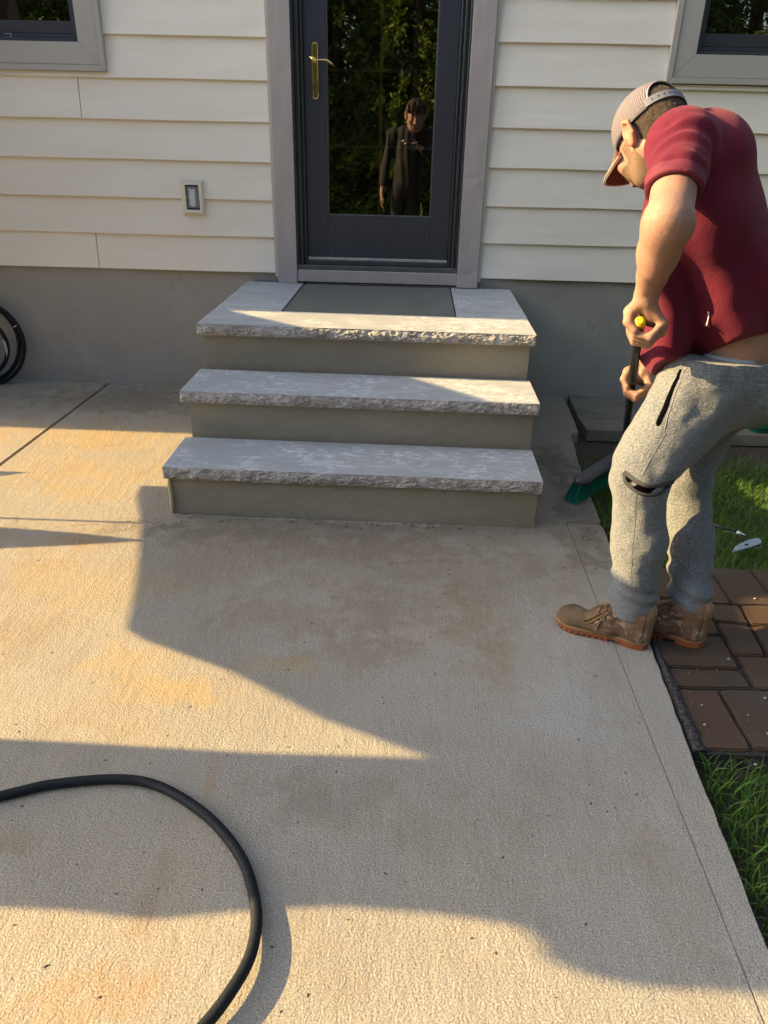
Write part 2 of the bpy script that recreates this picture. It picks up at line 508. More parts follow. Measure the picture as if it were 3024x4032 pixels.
# main slab, slab left of the control joint, and the edging strip on the right
slab('patio_slab_beyond_joint', [(-4.2, 0.012), (-0.753, 0.012), (-0.787, -1.36), (-0.915, -6.5), (-4.2, -6.5)], -0.12, 0.0, MT['patio'], bev=0.004)
edge = [(2.072, 0.012), (2.062, -0.3), (2.045, -0.62), (1.995, -0.66), (1.985, -0.80), (1.960, -1.05), (1.935, -1.5), (1.913, -2.0), (1.896, -2.5), (1.869, -2.98), (1.853, -3.36), (1.842, -3.6), (1.815, -4.3), (1.79, -6.5)]
edj = []
for i in range(len(edge) - 1):
    a, b = Vector(edge[i]), Vector(edge[i + 1])
    n = max(2, int((b - a).length / 0.045))
    for k in range(n):
        q = a.lerp(b, k / n)
        edj.append((q.x + rng.uniform(-0.0018, 0.0018), q.y))
edj.append(edge[-1])
YJ = -1.70
upper = [p for p in edj if p[1] > YJ]; lower = [p for p in edj if p[1] <= YJ]
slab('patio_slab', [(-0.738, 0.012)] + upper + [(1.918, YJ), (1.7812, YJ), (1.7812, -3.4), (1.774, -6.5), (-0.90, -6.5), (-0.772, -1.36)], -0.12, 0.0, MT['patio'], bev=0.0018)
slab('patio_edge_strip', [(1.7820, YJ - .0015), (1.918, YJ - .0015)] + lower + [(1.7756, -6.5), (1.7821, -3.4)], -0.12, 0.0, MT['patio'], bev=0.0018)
jf = box('joint_filler', -0.92, -0.735, -6.5, 0.0, -0.1, -0.022, MT['rubber']); tag(jf, kind='structure')
jf2 = box('edge_joint_filler', 1.77, 1.806, -6.5, 0.0, -0.1, -0.004, MT['patio']); tag(jf2, kind='structure')
# low landing slab against the wall
k = Mat("old_concrete", 0.85, 0.3)
k.color(k.mix(k.ramp(k.noise(5, 6, 0.65, co=k.mapping((0.6, 1.6, 1))), [(0.35, 0.0), (0.65, 1.0)]), (0.13, 0.12, 0.10), (0.23, 0.21, 0.175)))
k.bump(k.noise(60, 4), 0.003)
MT['oldcon'] = k.m
slab('side_slab', [(2.105, 0.012), (3.4, 0.012), (3.4, -0.60), (2.095, -0.605), (2.085, -0.4)], -0.055, 0.008, MT['oldcon'], bev=0.0025)
slab('lawn_soil', [(1.80, -0.55), (1.7, -2.05), (1.7, -6.6), (8, -6.6), (8, 0.02), (2.0, 0.02)], -0.129, -0.062, MT['soil'])
slab('back_lawn_soil', [(-9, -6.55), (9, -6.55), (9, -14), (-9, -14)], -0.129, -0.06, simple("dark_turf", (0.035, 0.06, 0.015), 0.9, var=0.5, vs=8))

# ================================================================ HOUSE
house = empty('house', (0, 0, 0), 'house wall of pale beige lap siding above a grey parged foundation', 'house')
def wall_grid():
    # foundation wall with a slightly uneven face
    V, F = [], []
    nx, nz = 220, 26
    g = np.random.RandomState(3)
    for j in range(nz + 1):
        for i in range(nx + 1):
            x = -1.9 + 6.1 * i / nx; z = -0.125 + (0.70 + 0.125) * j / nz
            y = 0.012 + 0.003 * math.sin(x * 3.1 + z * 2) + 0.002 * math.sin(x * 11 + z * 17)
            if z < 0.05: y -= 0.006 * (0.05 - z) / 0.05 * (0.6 + 0.4 * math.sin(x * 23))
            V.append((x, y, z))
    for j in range(nz):
        for i in range(nx):
            a = j * (nx + 1) + i
            F.append((a, a + 1, a + nx + 2, a + nx + 1))
    b = len(V)
    V += [(-1.9, 0.15, -0.125), (4.2, 0.15, -0.125), (4.2, 0.15, 0.70), (-1.9, 0.15, 0.70)]
    tl = nz * (nx + 1)
    F.append((b, b + 1, b + 2, b + 3)[::-1])
    F.append((tl, tl + nx, b + 2, b + 3))
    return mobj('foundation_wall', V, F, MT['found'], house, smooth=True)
wall_grid()
EXP = 0.1924
Z0 = 0.692
def board(x0, x1, k, cut=None, off=0.0, parent=None, mat=None):
    za = Z0 + EXP * k + off
    zb = za + EXP + 0.012 if cut is None else cut
    f = (zb - za) / (EXP + 0.012)
    yt = -0.014 + 0.0195 * f
    prof = [(-0.0145, za + 0.0015), (-0.0125, za), (0.004, za + 0.001), (0.011, zb), (yt, zb), (-0.0140, za + 0.004)]
    bm = bmesh.new()
    n = max(2, int((x1 - x0) / 0.12))
    ph = k * 1.7 + x0
    rings = []
    for i in range(n + 1):
        x = x0 + (x1 - x0) * i / n
        wv = 0.0009 * math.sin(x * 4.3 + ph) + 0.0005 * math.sin(x * 11 + ph * 2)
        rings.append([bm.verts.new((x, y + wv, z + wv * 0.8)) for (y, z) in prof])
    m_ = len(prof)
    for i in range(n):
        for j in range(m_):
            bm.faces.new((rings[i][j], rings[i][(j + 1) % m_], rings[i + 1][(j + 1) % m_], rings[i + 1][j]))
    bm.faces.new(rings[0]); bm.faces.new(rings[-1][::-1])
    bmesh.ops.recalc_face_normals(bm, faces=bm.faces[:])
    return bmobj('siding_board', bm, mat or MT['siding'], parent or house)
WLx0, WLx1 = -1.64, -0.505      # outer trim of left window
WRx0, WRx1 = 2.371, 3.56
for kk in range(0, 23):
    za = Z0 + EXP * kk; zb = za + EXP
    # left
    segs = [(-1.9, 0.333)]
    if kk == 0: segs = [(-1.9, -0.6990), (-0.6958, 0.333)]
    if kk == 4: segs = [(-1.9, -0.6770), (-0.6738, 0.333)]
    if kk == 5:
        board(WLx0, WLx1 - 0.002, kk, cut=1.6785); board(-1.9, WLx0, kk)
        segs = [(WLx1 - 0.002, 0.333)]
    if zb > 1.85 and za < 3.05 and kk != 5: segs = [(-1.9, WLx0), (WLx1, 0.333)]
    for i, (a, b) in enumerate(segs):
        o = board(a, b, kk)
        if len(segs) == 2 and kk in (0, 4) and i == 0: o.location = (-0.0006, -0.0030, 0)
    segs = [(1.503, 4.2)]
    if kk == 5:
        board(WRx0 + 0.002, WRx1, kk, cut=1.6765); board(WRx1, 4.2, kk)
        segs = [(1.503, WRx0 + 0.002)]
    if zb > 1.85 and za < 3.05 and kk != 5: segs = [(1.503, WRx0), (WRx1, 4.2)]
    for (a, b) in segs: board(a, b, kk)
    if zb > 2.80: board(0.333, 1.503, kk, parent=house)
# channels beside the door casing
box('channel_trim', 0.328, 0.3455, -0.021, 0.01, 0.672, 2.80, MT['jchan'], house, 0.002)
box('channel_trim', 1.4905, 1.508, -0.021, 0.01, 0.672, 2.80, MT['jchan'], house, 0.002)
# structural core behind the cladding (with openings), ceiling line and roof edge
core = MT['dark']
for (a, b, c, d) in ((-1.9, WLx0 + 0.1, 0.70, 5.1), (WLx1 - 0.12, 0.44, 0.70, 5.1), (1.385, WRx0 + 0.10, 0.70, 5.1), (WRx1 - 0.1, 4.2, 0.70, 5.1),
                     (WLx0 + 0.1, WLx1 - 0.12, 0.70, 1.79), (WLx0 + 0.1, WLx1 - 0.12, 3.0, 5.1), (WRx0 + 0.1, WRx1 - 0.1, 0.70, 1.79), (WRx0 + 0.1, WRx1 - 0.1, 3.0, 5.1), (0.44, 1.385, 2.78, 5.1)):
    box('wall_core', a, b, 0.10, 0.16, c, d, core, house)
box('wall_core', -1.9, 4.2, 3.0, 3.1, -0.12, 5.1, core, house)
box('floor_deck', -1.9, 4.2, 0.16, 3.0, 0.55, 0.70, core, house)
box('end_wall', 4.2, 4.3, -0.01, 3.1, -0.12, 5.1, MT['siding'], house)
roof_m = simple("roof_shingle", (0.08, 0.075, 0.07), 0.9, var=0.3, vs=60)
prism('roof', [(-0.16, 5.0), (-0.16, 5.12), (1.6, 6.3), (3.4, 5.14), (3.4, 5.0), (3.1, 5.1), (0.0, 5.1)], 'x', -2.0, 4.5, roof_m, house)
# added unseen bay that shades the ground along the wall, 0.77 m proud of this wall
box('shadow_bay_wall', -5.0, -1.9, -0.775, 3.1, -0.125, 2.60, MT['siding'], house)
for kk in range(0, 9):
    za = Z0 + EXP * kk
    bm = bmesh.new()
    prof = [(-1.882, za), (-1.90, za + 0.002), (-1.90, za + EXP), (-1.896, za + EXP)]
    A = [bm.verts.new((x, -0.775, z)) for x, z in prof]; B = [bm.verts.new((x, -0.002, z)) for x, z in prof]
    for i in range(4): bm.faces.new((A[i], A[(i + 1) % 4], B[(i + 1) % 4], B[i]))
    bm.faces.new(A[::-1]); bm.faces.new(B)
    bmesh.ops.recalc_face_normals(bm, faces=bm.faces[:])
    bmobj('siding_board', bm, MT['siding'], house)

# ---- door with casing
def casing(name, x0, x1, zb, zt, kinkz):
    bm = bmesh.new()
    n = 60
    L = []
    for i in range(n + 1):
        z = zb + (zt - zb) * i / n
        dent = 0.0
        for kz, amp in kinkz: dent += amp * math.exp(-((z - kz) / 0.012) ** 2)
        w_ = 0.0008 * math.sin(z * 9) + 0.0005 * math.sin(z * 31)
        L.append([bm.verts.new(p) for p in ((x0, 0.01, z), (x0, -0.030 + dent, z), (x0 + 0.0015, -0.0325 + w_ + dent, z), ((x0 + x1) / 2, -0.0325 + w_ * 1.5 + dent * 1.5, z), (x1 - 0.0015, -0.0325 - w_, z), (x1, -0.030, z), (x1, 0.05, z))])
    for i in range(n):
        for j in range(6):
            bm.faces.new((L[i][j], L[i][j + 1], L[i + 1][j + 1], L[i + 1][j]))
    for j in range(1):
        bm.faces.new(L[0]); bm.faces.new(L[-1][::-1])
    bmesh.ops.recalc_face_normals(bm, faces=bm.faces[:])
    return bmobj(name, bm, MT['trim'], house)
casing('door_casing', 0.3455, 0.4560, 0.641, 2.80, [(0.98, 0.003)])
casing('door_casing', 1.3730, 1.4905, 0.641, 2.80, [(0.72, 0.004), (1.22, 0.002)])
box('head_casing', 0.4560, 1.3730, -0.0325, 0.05, 2.70, 2.80, MT['trim'], house, 0.002)
box('sill_casing', 0.4562, 1.3728, -0.026, 0.05, 0.650, 0.716, MT['trim'], house, 0.003)
# threshold mortar bead
def bead(name, x0, x1, y, z, r, mat, parent, seed=1, ny=1.0):
    g = random.Random(seed)
    P = []; rr = []
    n = int((x1 - x0) / 0.012)
    for i in range(n + 1):
        P.append((x0 + (x1 - x0) * i / n, y + g.uniform(-.002, .002), z)); rr.append(r * g.uniform(0.5, 1.25))
    V, F = tube(P, rr, 7)
    return mobj(name, V, F, mat, parent, smooth=True)

door = empty('door', (0, 0, 0), parent=house)
# jamb: stepped profile on both sides and head, sill nose
st = [(0.456, 0.468, -0.018), (0.468, 0.480, 0.004), (0.480, 0.493, -0.006), (0.493, 0.503, 0.018), (0.503, 0.5125, 0.008)]
for (a, b, y) in st:
    box('jamb_strip', a + 0.0006, b - 0.0006, y, 0.10, 0.722, 2.70, MT['jamb'], door, 0.0015)
    box('jamb_strip', 1.829 - b + 0.0006, 1.829 - a - 0.0006, y, 0.10, 0.722, 2.70, MT['jamb'], door, 0.0015)
box('sill', 0.457, 1.372, -0.022, 0.10, 0.716, 0.7415, simple("sill_paint", (0.085, 0.092, 0.095), 0.45, var=0.3, vs=15), door, 0.003)
box('sill_step', 0.5135, 1.3155, 0.006, 0.10, 0.742, 0.766, MT['jamb'], door, 0.003)
box('sweep', 0.516, 1.313, 0.016, 0.10, 0.7665, 0.7815, MT['alu'], door, 0.002)
# slab: stiles and rails butt together
Yd = 0.030
box('stile', 0.5145, 0.6300, Yd, 0.075, 0.783, 2.69, MT['door'], door, 0.0012)
box('stile', 1.2085, 1.3145, Yd, 0.075, 0.783, 2.69, MT['door'], door, 0.0012)
box('rail', 0.6306, 1.2079, Yd, 0.075, 0.783, 1.004, MT['door'], door, 0.0012)
box('rail', 0.6306, 1.2079, Yd, 0.075, 2.58, 2.69, MT['door'], door, 0.0012)
glz = simple("glazing_bead", (0.075, 0.085, 0.092), 0.4)
for (a, b, c, d) in ((0.6305, 0.6375, 1.0045, 2.58), (1.2010, 1.2080, 1.0045, 2.58)):
    box('glazing_bead', a, b, Yd + 0.003, 0.070, c, d, glz, door, 0.0015)
box('glazing_bead', 0.6376, 1.2009, Yd + 0.003, 0.070, 1.0045, 1.0125, glz, door, 0.0015)
box('glass_pane', 0.6376, 1.2009, 0.052, 0.056, 1.0126, 2.579, MT['glass'], door)
box('muntin', 0.9085, 0.9260, 0.060, 0.068, 1.0127, 2.578, MT['muntin'], door)
for z in (1.356, 1.716, 2.076):
    box('muntin', 0.6378, 0.9083, 0.060, 0.067, z - 0.008, z + 0.008, MT['muntin2'], door)
    box('muntin', 0.9262, 1.2007, 0.060, 0.067, z - 0.008, z + 0.008, MT['muntin2'], door)
box('dark_room_lining', 0.42, 1.42, 0.60, 0.62, 0.7, 2.8, core, house)
# handle set
def stadium(x, z0, z1, r, n=14):
    P = []
    for i in range(n + 1):
        a = PI * i / n
        P.append((x + r * math.cos(a), z1 - r + r * math.sin(a)))
    for i in range(n + 1):
        a = PI + PI * i / n
        P.append((x + r * math.cos(a), z0 + r + r * math.sin(a)))
    return P
hx = 0.5745
prism('handle_plate', stadium(hx, 1.576, 1.832, 0.0155), 'y', Yd - 0.0075, Yd - 0.0003, MT['brass'], door, 0.0022)
V, F = tube([(x, Yd - 0.0082, z) for x, z in stadium(hx, 1.5775, 1.8305, 0.0140)], 0.0020, 8, closed=True)
mobj('handle_plate_edge', V, F, MT['brass'], door, smooth=True)
prism('handle_plate_rim', stadium(hx, 1.580, 1.828, 0.0118), 'y', Yd - 0.0095, Yd - 0.0078, MT['brass'], door, 0.0008)
prism('thumb_turn', stadium(hx + 0.0005, 1.612, 1.668, 0.0085), 'y', Yd - 0.019, Yd - 0.0097, MT['brass'], door, 0.003)
prism('keyhole', stadium(hx, 1.628, 1.642, 0.0035), 'y', Yd - 0.0197, Yd - 0.0192, MT['dark'], door)
pth = catmull([(hx - 0.026, Yd - 0.040, 1.7665), (hx - 0.012, Yd - 0.044, 1.7590), (hx + 0.006, Yd - 0.047, 1.7510), (hx + 0.030, Yd - 0.048, 1.7520), (hx + 0.058, Yd - 0.047, 1.7530), (hx + 0.076, Yd - 0.044, 1.7460), (hx + 0.094, Yd - 0.040, 1.7330)], 6)
n_ = len(pth)
rr = [0.0022 + 0.0085 * math.exp(-((i / n_ - 0.22) / 0.13) ** 2) + 0.0030 * math.exp(-((i / n_ - 0.72) / 0.18) ** 2) for i in range(n_)]
V, F = tube(pth, rr, 12)
tube([(hx, Yd - 0.008, 1.7535), (hx, Yd - 0.030, 1.7535), (hx, Yd - 0.045, 1.7535)], [0.011, 0.008, 0.0075], 12, V=V, F=F)
mobj('lever', V, F, MT['brass'], door, smooth=True)

# ---- windows
def window(x0, x1, z0, z1, inner_left):
    wn = empty('window', (0, 0, 0), parent=house)
    # outer band
    t1, t2 = 0.028, 0.100
    def frame(nm, a, b, c, d, t, y, yb, mat, bev=0.0015):
        # mitred frame as four pieces
        for poly in ([(a, c), (b, c), (b - t, c + t), (a + t, c + t)], [(a, d), (a + t, d - t), (b - t, d - t), (b, d)],
                     [(a, c), (a + t, c + t), (a + t, d - t), (a, d)], [(b, c), (b, d), (b - t, d - t), (b - t, c + t)]):
            cx = sum(p[0] for p in poly) / 4; cz = sum(p[1] for p in poly) / 4
            q = [(cx + (p[0] - cx) * 0.9994 if abs(p[0] - cx) > .1 else p[0], p[1]) for p in poly]
            prism(nm, q, 'y', y, yb, mat, wn, bev)
    frame('trim_band', x0, x1, z0, z1, t1, -0.036, 0.0, MT['wtrim'])
    frame('casing', x0 + t1 + 0.001, x1 - t1 - 0.001, z0 + t1 + 0.001, z1 - t1 - 0.001, t2, -0.030, 0.03, MT['wtrim'])
    a, b, c, d = x0 + t1 + t2 + 0.002, x1 - t1 - t2 - 0.002, z0 + t1 + t2 + 0.002, z1 - t1 - t2 - 0.002
    frame('outer_sash', a, b, c, d, 0.016, -0.012, 0.05, MT['jamb'])
    frame('sash', a + 0.017, b - 0.017, c + 0.017, d - 0.017, 0.018, 0.002, 0.05, MT['door'])
    scr = simple("screen_mesh", (0.028, 0.031, 0.040), 0.6)
    box('screen_rail', a + 0.036, b - 0.036, 0.010, 0.04, c + 0.036, c + 0.092, scr, wn, 0.002)
    box('glass_pane', a + 0.036, b - 0.036, 0.030, 0.034, c + 0.093, d - 0.036, MT['glass'], wn)
    box('curtain_back', a, b, 0.5, 0.52, c - .1, d + .1, core, wn)
    return wn, a, b, c, d
wl, a, b, c, d = window(WLx0, WLx1, 1.679, 3.05, True)
# latch tab on the left window screen
lt = simple("latch_grey", (0.30, 0.33, 0.38), 0.4)
for q in ((-1.02, -0.985, 1.8235, 1.8265), (-1.02, -0.985, 1.8385, 1.8415), (-0.988, -0.985, 1.8266, 1.8384)):
    box('latch', q[0], q[1], -0.006, -0.0005, q[2], q[3], lt, wl)
window(WRx0, WRx1, 1.680, 3.05, False)

# ---- outlet box on the siding
ob = empty('outlet_box', (-0.113, 0, 1.0845), 'weatherproof outlet in a beige raised frame on the siding left of the door', 'outlet')
oy = -0.018
obm = simple("outlet_frame", (0.70, 0.68, 0.58), 0.5, var=0.04)
def rframe(nm, w_, h_, t, y0, y1, mat, bev=0.0015):
    V, F = [], []
    for (sx, sz) in ((1, 1), (1 - t / w_, 1 - t / h_)):
        for y in (y0, y1):
            for (px, pz) in ((-1, -1), (1, -1), (1, 1), (-1, 1)):
                V.append((px * w_ * sx, y, pz * h_ * sz))
    for i in range(4):
        j = (i + 1) % 4
        F += [(i, j, 8 + j, 8 + i), (4 + i, 12 + i, 12 + j, 4 + j), (i, 4 + i, 4 + j, j), (8 + i, 8 + j, 12 + j, 12 + i)]
    o = mobj(nm, V, F, mat, ob)
    bm = bmesh.new(); bm.from_mesh(o.data); bmesh.ops.recalc_face_normals(bm, faces=bm.faces[:]); bmesh.ops.bevel(bm, geom=bm.edges[:], offset=bev, segments=2, affect='EDGES'); bm.to_mesh(o.data); bm.free()
    return o
rframe('mounting_flange', 0.0615, 0.0875, 0.008, oy - 0.006, oy + 0.018, obm)
rframe('mounting_frame', 0.0540, 0.0800, 0.0165, oy - 0.014, oy + 0.018, obm)
pl_m = simple("cover_grey", (0.23, 0.225, 0.235), 0.5)
mobj('box_back', [(-.038, oy + .006, -.064), (.038, oy + .006, -.064), (.038, oy + .006, .064), (-.038, oy + .006, .064)], [(0, 1, 2, 3)], MT['dark'], ob)
def lbox(nm, x0, x1, y0, y1, z0, z1, mat, bev, par): return box(nm, x0, x1, y0, y1, z0, z1, mat, par, bev, seg=2)
lbox('cover_plate', -0.0325, 0.0325, oy - 0.002, oy + 0.004, -0.056, 0.056, pl_m, 0.002, ob)
cl = simple("cover_lid", (0.48, 0.56, 0.62), 0.4)
prism('cover_gasket', [(-.019, -.040), (-.012, -.046), (.014, -.046), (.021, -.040), (.021, .034), (.015, .041), (-.013, .041), (-.019, .034)], 'y', oy - 0.006, oy - 0.0022, simple("gasket", (0.42, 0.42, 0.36), 0.5), ob, 0.001)
prism('cover_lid', [(-.016, -.037), (-.010, -.042), (-.007, -.042), (-.007, -.047), (.008, -.047), (.008, -.042), (.011, -.042), (.016, -.037), (.016, .046), (.003, .046), (.003, .038), (-.004, .038), (-.004, .046), (-.016, .046)], 'y', oy - 0.016, oy - 0.0062, cl, ob, 0.0012)

# ================================================================ STEPS
steps = empty('stone_steps', (0.67, 0, 0), 'three tread entrance steps of split face grey limestone slabs on olive cement risers', 'steps', rot=(0, R(0.212), R(-0.40)))
def S(x): return x - 0.67
from mathutils import noise as mno
def rockslab(name, x0, x1, y0, y1, z0, z1, seed, parent=steps):
    """slab with a split (rock) front face at y0, sawn elsewhere"""
    nx = int((x1 - x0) / 0.0065); nz = 9
    V, F, MI = [], [], []
    T = z1 - z0
    def disp(x, v):
        p = Vector((x * 9 + seed * 13.1, v * 1.2, seed * 3.3))
        a = mno.fractal(p, 0.9, 2.1, 4)
        q = Vector((x * 26 + seed * 5.7, v * 3.4 + x * 6, seed))
        b = abs(mno.noise(q)) * 1.2 + 0.7 * abs(mno.noise(q * 2.3))
        return a, b
    base = 0
    for j in range(nz + 1):
        v = j / nz
        for i in range(nx + 1):
            x = x0 + (x1 - x0) * i / nx
            a, b = disp(x, v)
            bul = 0.010 * (1 - (2 * v - 0.85) ** 2 * 0.8)
            y = y0 + 0.004 - bul - 0.007 * a + 0.0085 * b
            y = min(y, y0 + 0.006)
            zz = z0 + T * v
            if v == 1.0:
                zz = z1; y = y0 + 0.0055 + 0.0035 * mno.noise(Vector((x * 30, seed, 0))) + 0.0018 * mno.noise(Vector((x * 90, seed, 0)))
            elif v == 0.0:
                y = y0 + 0.005 + 0.004 * mno.noise(Vector((x * 25, seed, 5)))
            else:
                zz += T * 0.05 * mno.noise(Vector((x * 40, v * 9, seed)))
            if i in (0, nx): y = max(y, y0 + 0.003)
            V.append((x, y, zz))
    for j in range(nz):
        for i in range(nx):
            k0 = j * (nx + 1) + i
            F.append((k0, k0 + 1, k0 + nx + 2, k0 + nx + 1)); MI.append(1)
    b = len(V)
    V += [(x0, y1, z0), (x1, y1, z0), (x1, y1, z1), (x0, y1, z1)]
    bot = list(range(nx + 1)); top = [nz * (nx + 1) + i for i in range(nx + 1)]
    F.append(tuple(bot[::-1]) + (b, b + 1)); MI.append(0)
    F.append(tuple(top) + (b + 2, b + 3)); MI.append(0)
    F.append((b + 1, b, b + 3, b + 2)); MI.append(0)
    F.append(tuple(j * (nx + 1) for j in range(nz + 1)) + (b + 3, b)); MI.append(0)
    F.append(tuple(j * (nx + 1) + nx for j in range(nz, -1, -1)) + (b + 1, b + 2)); MI.append(0)
    o = mobj(name, V, F, None, parent)
    o.data.materials.append(MT['tread']); o.data.materials.append(MT['rock'])
    o.data.polygons.foreach_set('material_index', MI)
    return o
T1, T2, T3, TH = 0.639, 0.430, 0.2214, 0.0500
rockslab('top_front_tread', S(0.160), S(1.678), -1.131, -0.806, T1 - TH, T1, 1)
rockslab('middle_tread', S(0.1585), S(1.670), -1.4615, -1.120, T2 - TH, T2, 2)
rockslab('bottom_tread', S(0.163), S(1.660), -1.787, -1.450, T3 - TH, T3, 3)
box('side_tread', S(0.160), S(0.486), -0.8035, 0.0, T1 - TH, T1 - 0.001, MT['tread'], steps, 0.0015)
box('side_tread', S(1.340), S(1.682), -0.8035, 0.0, T1 - TH, T1 - 0.001, MT['tread'], steps, 0.0015)
k = Mat("broomed_cement", 0.9, 0.2)
k.color(k.mix(k.noise(6, 4), (0.135, 0.140, 0.125), (0.175, 0.180, 0.162)))
k.bump(k.noise(30, 4, 0.6, co=k.mapping((3.2, 0.35, 1))), 0.004)
k.bump(k.noise(250, 2), 0.0015)
MT['infill'] = k.m
box('cement_infill', S(0.494), S(1.334), -0.800, 0.0, T1 - TH, T1 - 0.004, MT['infill'], steps, 0.003)
box('cement_patch', S(1.24), S(1.332), -0.798, -0.01, T1 - 0.006, T1 - 0.0015, MT['landing'], steps, 0.001)
box('slab_joint', S(0.484), S(1.342), -0.806, -0.0, T1 - TH, T1 - 0.018, MT['dark'], steps)
# risers: parged blocks
def riser(name, x0, x1, y0, y1, z0, z1, seed):
    nx, nz = 60, 8
    V, F = [], []
    for j in range(nz + 1):
        for i in range(nx + 1):
            x = x0 + (x1 - x0) * i / nx; z = z0 + (z1 - z0) * j / nz
            y = y0 + 0.0022 * mno.noise(Vector((x * 5, z * 9, seed))) + 0.0015 * mno.noise(Vector((x * 19, z * 25, seed)))
            if i in (0, nx): x += 0.004 * mno.noise(Vector((z * 30, seed, i)))
            if j == 0 and z0 <= 0.001: y -= 0.006
            V.append((x, y, z))
    for j in range(nz):
        for i in range(nx):
            a = j * (nx + 1) + i
            F.append((a, a + 1, a + nx + 2, a + nx + 1))
    b = len(V)
    V += [(x0, y1, z0), (x1, y1, z0), (x1, y1, z1), (x0, y1, z1)]
    F.append(tuple(j * (nx + 1) for j in range(nz + 1)) + (b + 3, b))
    F.append(tuple(j * (nx + 1) + nx for j in range(nz, -1, -1)) + (b + 1, b + 2))
    F.append(tuple(nz * (nx + 1) + i for i in range(nx + 1)) + (b + 2, b + 3))
    F.append((b + 1, b, b + 3, b + 2))
    F.append(tuple(range(nx, -1, -1)) + (b, b + 1))
    return mobj(name, V, F, MT['riser'], steps)
riser('top_riser', S(0.180), S(1.660), -1.095, 0.0, T2 - TH, T1 - TH - 0.001, 1)
riser('middle_riser', S(0.186), S(1.655), -1.425, 0.0, T3 - TH, T2 - TH - 0.001, 2)
riser('bottom_riser', S(0.181), S(1.652), -1.752, 0.0, -0.12, T3 - TH - 0.001, 3)
# drips of wet parge at the riser corners, bead at the foot
V, F = tube([(S(0.178), -1.752, 0.168), (S(0.176), -1.755, 0.13), (S(0.179), -1.758, 0.08), (S(0.178), -1.758, 0.045), (S(0.177), -1.757, 0.0)], [0.007, 0.010, 0.008, 0.0095, 0.003], 8)
mobj('parge_drip', V, F, simple("drip_cement", (0.36, 0.33, 0.22), 0.7, var=0.3, vs=80), steps, smooth=True)
bead('foot_fillet', S(0.17), S(1.66), -1.763, -0.002, 0.010, MT['riser'], steps, 4)
bead('wall_fillet', S(0.20), S(1.60), -0.004, T1 + 0.001, 0.008, MT['landing'], steps, 7)
bead('wall_fillet', S(-1.1), S(0.18), 0.010, 0.0, 0.006, MT['riser'], steps, 8)

# ================================================================ PAVERS
walk = empty('paver_walk', (0, 0, 0), 'path of dark brown concrete pavers with black joints beside the patio edge', 'path')
def paver(x0, x1, y0, y1, cut=None):
    g = random.Random(int((x0 * 977 + y0 * 571) * 1000))
    poly = [(x0, y0), (x1, y0), (x1, y1), (x0, y1)] if cut is None else cut
    # worn outline
    out = []
    n = len(poly)
    for i in range(n):
        a = Vector(poly[i]); b_ = Vector(poly[(i + 1) % n])
        L = (b_ - a).length
        m_ = max(2, int(L / 0.03))
        for q in range(m_):
            t = q / m_
            p = a.lerp(b_, t)
            if q == 0: p = a.lerp(Vector((sum(c_[0] for c_ in poly) / n, sum(c_[1] for c_ in poly) / n)), 0.025)
            out.append((p.x + g.uniform(-.0020, .0020), p.y + g.uniform(-.0020, .0020)))
    dz = g.uniform(-0.0035, 0.002) - 0.002
    o = prism('paver', out, 'z', -0.06, dz, MT['paver'], walk, 0.0045)
    cx = sum(p[0] for p in poly) / n; cy = sum(p[1] for p in poly) / n
    tx, ty = math.tan(R(g.uniform(-.5, .5))), math.tan(R(g.uniform(-.4, .4)))
    for v in o.data.vertices: v.co.z += (v.co.x - cx) * tx + (v.co.y - cy) * ty
    return o
J = 0.0022
def pv(x0, x1, y0, y1): paver(x0 + J, x1 - J, y0 + J, y1 - J)
ex = lambda y: 1.902 + (y + 2.35) * 0.045
# row at the top
def pvc(P): paver(0, 0, P[0][0], 0, cut=P)
pvc([(1.935, -2.035), (2.090, -2.034), (2.088, -2.150), (2.093, -2.240), (1.925, -2.25)])
pvc([(2.094, -2.033), (2.246, -2.030), (2.243, -2.268), (2.098, -2.272)])
pvc([(2.250, -2.026), (2.398, -2.022), (2.404, -2.267), (2.248, -2.270)])
pvc([(2.402, -2.02), (2.62, -2.018), (2.62, -2.264), (2.408, -2.266)])
pvc([(1.925, -2.256), (2.094, -2.246), (2.096, -2.276), (2.146, -2.278), (2.142, -2.452), (1.918, -2.46)])
pvc([(2.153, -2.277), (2.263, -2.276), (2.256, -2.388), (2.155, -2.376)])
pvc([(2.270, -2.275), (2.48, -2.272), (2.48, -2.386), (2.262, -2.389)])
pvc([(1.918, -2.465), (2.140, -2.459), (2.134, -2.622), (1.896, -2.624)])
pvc([(2.150, -2.382), (2.250, -2.396), (2.238, -2.556), (2.140, -2.556)])
pvc([(2.262, -2.394), (2.48, -2.392), (2.48, -2.556), (2.249, -2.558)])
pvc([(1.892, -2.630), (2.132, -2.629), (2.140, -2.710), (1.888, -2.720)])
pvc([(2.147, -2.562), (2.238, -2.562), (2.36, -2.562), (2.36, -2.708), (2.150, -2.710)])
pvc([(2.366, -2.562), (2.60, -2.562), (2.60, -2.708), (2.366, -2.708)])
pvc([(1.888, -2.726), (2.029, -2.727), (2.037, -2.962), (1.884, -2.966)])
pvc([(2.036, -2.727), (2.20, -2.722), (2.205, -2.960), (2.045, -2.961)])
pvc([(2.207, -2.717), (2.37, -2.716), (2.375, -2.958), (2.211, -2.958)])
